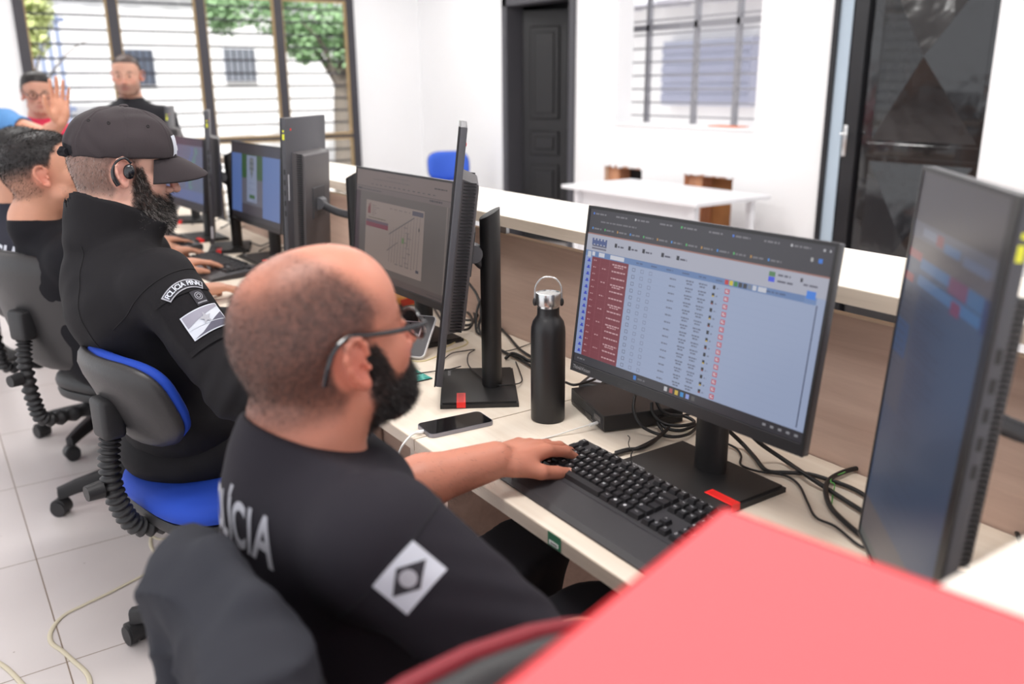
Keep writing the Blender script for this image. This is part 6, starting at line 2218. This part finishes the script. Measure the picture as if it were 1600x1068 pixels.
ms = empty('mouse', (.868, 1.785, DZ+.0036), radians(10), 'black mouse under the capped man\'s right hand', 'mouse')
mb = MB(); mb.sph((0, 0, .004), (.052, .030, .026), 24); bmesh.ops.bisect_plane(mb.bm, geom=mb.bm.verts[:]+mb.bm.edges[:]+mb.bm.faces[:], plane_co=(0, 0, 0), plane_no=(0, 0, -1), clear_outer=True); mb.build('shell', black, ms, smooth='full')
mb = MB(); mb.cyl((.028, -.003, .026), (.028, .003, .026), .006, seg=16); mb.build('wheel', dark_grey, ms, smooth=True)

# small computer
pcb = empty('small_computer', (1.073, 1.261, DZ), math.atan2(.957, .29), 'small flat black computer case behind the steel bottle', 'computer')
mb = MB(); mb.box((0, -.179, .003), (.183, 0, .037), bevel=.0015); cs = mb.build('case', black, pcb)
mb = MB()
for k in range(7): mb.box((.004, -.0005+.0, .008+k*.0036), (.179, .0012, .0096+k*.0036))
mb.build('front_ribs', dark_grey, cs)
mb = MB(); mb.box((.060, .0012, .009), (.090, .0022, .016)); mb.box((.100, .0012, .009), (.118, .0022, .014)); mb.build('front_ports', rubber, cs)
mb = MB(); mb.box((.010, .0012, .017), (.046, .0024, .030)); lb = mb.build('name_plate', dark_grey, cs)
text_obj('printed_name', 'ThinkCentre', .0068, frameM((.028, .0026, .0235), (-1, 0, 0), (0, 0, 1)), logo_grey, lb)
mb = MB()
for x, y in ((.02, -.02), (.16, -.02), (.02, -.16), (.16, -.16)): mb.cyl((x, y, 0), (x, y, .003), .006, seg=12)
mb.build('rubber_feet', rubber, cs)
pk2 = empty('power_adapter', (1.235, 1.475, DZ), radians(30), 'flat black power brick lying behind the small computer', 'power adapter')
mb = MB(); mb.box((-.05, -.03, 0), (.05, .03, .028), bevel=.006, seg=3); mb.build('brick_body', black, pk2, smooth=True)
mb = MB(); mb.box((-.03, -.018, .028), (.03, .018, .0284)); mb.build('brick_label', label_w, pk2)

# snack packet
sk = empty('snack_packet', (1.225, 2.46, DZ), radians(15), 'orange snack packet under the map screen', 'packet')
S = SDF(); S.box((0, 0, .022), (.065, .045, .018), None, .014, .01); S.disp(folds(3, .004, (60, 120), 5)); V, Q = S.mesh(.004)
me = np_mesh('packet_body', V, Q); link('packet_body', me, sk, [mat('orange_foil', (222, 150, 60), .3, coat=.4, var=.2, vscale=30)])
mb = MB(); mb.box((-.035, -.046, .012), (.035, -.043, .034)); mb.build('packet_label', mat('packet_red', (190, 60, 40), .4), sk)

# ------------------------------------------------------------------ cables
def ray_xy(px, py, z):
    d = _F+_R*(px-800)/1361.6-_U*(py-534)/1361.6
    t = (z-CH)/d[2]
    return d*t+np.array([0, 0, CH])
def cable(label, pts, r=.0030, m=None, z=DZ, ends=True, cat='cable', name='cable', group=None, flat=1.0):
    """pts in photo pixels on the desk (px,py[,height above z]) turned into desk points once"""
    P = []
    for p in pts:
        if len(p) == 4:
            P.append(Vector(p[:3])); continue
        h = p[2] if len(p) > 2 else 0
        P.append(Vector(ray_xy(p[0], p[1], z+r*flat+h)))
    mb = MB(); mb.tube(P, r, 8, smooth=5, flat=flat)
    o = mb.build(name, m or rubber, None, smooth='full')
    return tag(o, label, cat, group)
white_cable = mat('white_cable', (236, 234, 230), .4)
yel_cable = mat('cream_cable', (222, 208, 160), .5)
cable('white charging cable plugged into the dark-screened phone, drooping off the desk', [(660, 676, .003), (650, 676, .006), (640, 682, .004), (628, 697, -.01), (622, 712, -.05), (618, 730, -.11)], .0022, white_cable)
plug = MB(); a, b = Vector(ray_xy(664, 673, DZ+.0045)), Vector(ray_xy(650, 675, DZ+.0055)); plug.cyl(a, b, .0038, .0034, 14); tag(plug.build('cable_plug', white_plastic, None, smooth=True), 'white plug in the end of the dark-screened phone', 'plug')
cable('thin white cable running from the small computer past the hand', [(922, 663, .012), (905, 668, .010), (870, 679, .002), (830, 690), (790, 700), (740, 697), (715, 702), (694, 716, -.004)], .0015, white_cable)
plug = MB(); a, b = Vector(ray_xy(934, 660, DZ+.013)), Vector(ray_xy(921, 664, DZ+.012)); plug.cyl(a, b, .0040, .0034, 14); tag(plug.build('cable_plug', white_plastic, None, smooth=True), 'white plug in the front of the small black computer', 'plug')
cable('cream looped cable beside the leaning white phone', [(628, 552), (640, 562), (665, 563), (700, 548), (724, 540), (731, 534), (722, 530), (700, 540), (685, 546)], .0018, yel_cable)
grp = 'black cables tangled on the desks'
# around the edge-on monitor
cable('thin black cable curling over the foot of the edge-on monitor', [(690, 565, .004), (705, 552, .004), (725, 548, .004), (742, 546, .004), (732, 553, .006), (732, 570, .014), (750, 588, .016), (768, 600, .016), (795, 601, .016), (815, 596, .004), (812, 580, .004), (806, 565, .004)], .0016)
cable('thin black mouse cable reaching from teal pad to the edge-on monitor', [(640, 586, .008), (655, 583, .004), (676, 580, .003), (700, 577, .015), (720, 572, .015)], .0015)
cable('thick black cable looping down behind the edge-on monitor post', [(728, 437, .12), (745, 460, .09), (752, 490, .05), (748, 512, .015), (760, 530, .003), (785, 548, .003), (810, 560, .003), (830, 572, .003)], .0040)
cable('thick black cable arching left of the edge-on monitor post', [(764, 458, .10), (750, 470, .08), (744, 495, .04), (745, 518, .006), (756, 520, .004), (770, 505, .004), (790, 520, .004), (812, 545, .004), (835, 560, .003)], .0036)
for i, (dx, dy, rr, lb) in enumerate([(0, 0, .0042, 'black cable coil behind the edge-on screen, outer loop'), (5, -8, .0036, 'black cable coil behind the edge-on screen, middle loop'), (-4, 7, .0036, 'black cable coil behind the edge-on screen, lowest loop')]):
    cable(lb, [(680+dx, 470+dy, .004), (700+dx, 500+dy, .010+i*.006), (730+dx, 508+dy, .012), (742+dx, 498+dy, .018), (736+dx, 482+dy, .012), (715+dx, 474+dy, .008), (690+dx, 470+dy, .012), (672+dx, 462+dy, .004)], rr)
cable('black cable running from the post toward the back of the bottle', [(790, 560, .003), (800, 552, .012), (815, 557, .012), (825, 563, .006), (838, 566, .003), (850, 572, .003)], .0044)
cable('thin straight black cable rising right to behind the bottle', [(786, 549, .003), (805, 545, .003), (830, 536, .003), (850, 528, .003)], .0014)
cable('black cable passing right of the bottle over the small computer', [(884, 597, .036), (896, 601, .040), (912, 598, .040), (930, 592, .040)], .0030)
# bundle beside the small computer
for i, pts in enumerate([
        [(992, 618, .06), (990, 640, .04), (1000, 662, .02), (1020, 675, .006), (1050, 682, .006), (1075, 678, .006), (1088, 668, .006)],
        [(1018, 628, .05), (1020, 645, .03), (1035, 660, .015), (1060, 665, .012), (1085, 660, .012), (1070, 650, .018), (1045, 648, .018), (1030, 655, .014), (1040, 668, .01), (1065, 672, .008), (1090, 662, .008)],
        [(1025, 625, .05), (1035, 642, .03), (1060, 650, .02), (1078, 645, .02), (1060, 638, .024), (1038, 645, .02), (1028, 660, .014), (1036, 676, .006), (1020, 688, .003), (995, 700, .003), (972, 706, .003), (955, 712, .003)],
        [(1045, 668, .010), (1020, 690, .006), (1000, 700, .004), (980, 702, .003), (962, 707, .003)]]):
    cable(['black cable hanging behind the lit table screen into a loop', 'black cable coiled beside the small computer, tightest coil', 'black cable leaving the coil toward the keyboard', 'short black cable bundled under the coil near the monitor foot'][i], pts, (.0034, .0036, .0034, .0040)[i])
cable('thin black cable drooping over the left edge of the near monitor foot', [(990, 702, .004), (986, 712, .016), (990, 728, .016), (1010, 742, .016), (1030, 752, .016)], .0014)
cable('wire twist tie sticking up from the bundled cables', [(984, 700, .010), (982, 692, .025), (984, 684, .040), (981, 680, .048)], .0009)
# right side
cable('black cable from behind the near screen bending to the right', [(1120, 655, .06), (1150, 683, .02), (1165, 698, .005), (1180, 715, .003), (1198, 735, .003), (1230, 738, .003), (1262, 740, .003), (1297, 750, .003), (1330, 762, .003), (1358, 778, .003), (1390, 800, .003)], .0040)
cable('black cable running straight down right under the upright monitor', [(1150, 655, .10), (1185, 690, .04), (1225, 718, .006), (1260, 742, .010), (1300, 768, .003), (1350, 800, .003), (1400, 832, .003)], .0042)
cable('black cable curving in a wide hoop tied with green twine', [(1362, 730, .003), (1340, 731, .003), (1315, 738, .003), (1295, 750, .006), (1290, 768, .006), (1298, 792, .003), (1320, 815, .003), (1348, 838, .003), (1375, 852, .003)], .0044)
cable('thin black cable snaking across the desk right of monitor foot', [(1130, 690, .004), (1150, 700, .004), (1158, 712, .004), (1158, 726, .004), (1185, 736, .003), (1225, 742, .003), (1248, 757, .003), (1262, 785, .003), (1275, 808, .003), (1305, 822, .003), (1340, 850, .003), (1365, 860, .003)], .0022)
cable('green twine tied around the hoop cable', [(1335, 728, .003), (1318, 738, .008), (1302, 744, .010), (1298, 752, .012), (1304, 757, .010), (1301, 775, .003), (1299, 790, .003)], .0011, mat('green_twine', (96, 170, 84), .7))
cable('black cable hanging behind the upright monitor at right edge', [(1568, 610, .18), (1577, 640, .15), (1575, 680, .10), (1560, 720, .04), (1570, 780, .003), (1600, 860, .003)], .0036)
# far tangle under the farther screens
for i, (x, y) in enumerate([(350, 395), (400, 388), (430, 392), (325, 350), (395, 360)]):
    cable('black cable lying behind the farther keyboards' if i else 'black cable lying nearest below the green document screen', [(x-25, y, .003), (x-8, y-8, .01), (x+8, y-4, .006), (x+22, y-9, .02), (x+34, y-2, .003), (x+20, y+6, .003)], .0030, group='black cables behind the farther keyboards' if i else None)
# flat cream cable on the floor
flc = mat('floor_cable_cream', (206, 196, 172), .6)
cable('flat cream cable snaking over the floor tiles at lower left', [(300, 886), (270, 886), (240, 892), (205, 908), (170, 926), (130, 945), (98, 962), (80, 985), (80, 1003), (97, 1016), (115, 1032), (136, 1052), (140, 1075), (125, 1100)], .0065, flc, z=0, flat=.35)
cable('cream cable loop peeking out beside the hung jacket', [(300, 839), (275, 840), (250, 842), (237, 838), (236, 852), (244, 864), (256, 871), (280, 867), (300, 862)], .0055, flc, z=0, flat=.35)
cable('cream cable entering the frame at the bottom left corner', [(-30, 1020), (0, 1036), (20, 1052), (45, 1080)], .0065, flc, z=0, flat=.35)

# ------------------------------------------------------------------ red folder on the return counter
fo = empty('red_folder', (.469, .408, 1.1006), 0, 'large red plastic folder lying across the counter, blurred in lower right corner', 'folder')
fm_ = mat('coral_red_plastic', (244, 104, 108), .75, spec=.2)
fe = mat('deep_red_edge', (222, 26, 40), .7)
a_ = Vector((.20, -.98, 0)).normalized(); b_ = Vector((-.958, -.287, 0)).normalized()
Mf = frameM((0, 0, 0), a_, b_)
Mf = Matrix(((a_.x, -b_.x*-1, 0, 0), (a_.y, b_.y, 0, 0), (0, 0, 1, 0), (0, 0, 0, 1)))
mb = MB(); mb.box((0, 0, .0), (.345, .27, .0022)); mb.box((.002, .002, .0075), (.345, .268, .0095)); c_ = mb.build('cover', fm_, fo, M=Mf)
mb = MB(); mb.box((-.0012, .001, 0), (0, .269, .0095)); mb.box((.0, -.0012, 0), (.345, .0005, .0095)); mb.box((0, .269, 0), (.345, .2706, .0095)); mb.build('spine_edge', fe, fo, M=Mf)
mb = MB(); mb.box((.004, .004, .0022), (.34, .264, .0075)); mb.build('paper_stack', mat('paper_white', (240, 238, 234), .8), fo, M=Mf)
mb = MB(); mb.box((.235, .02, .0095), (.33, .06, .0099)); mb.build('cover_label', mat('cover_label_red', (232, 62, 70), .7), fo, M=Mf)
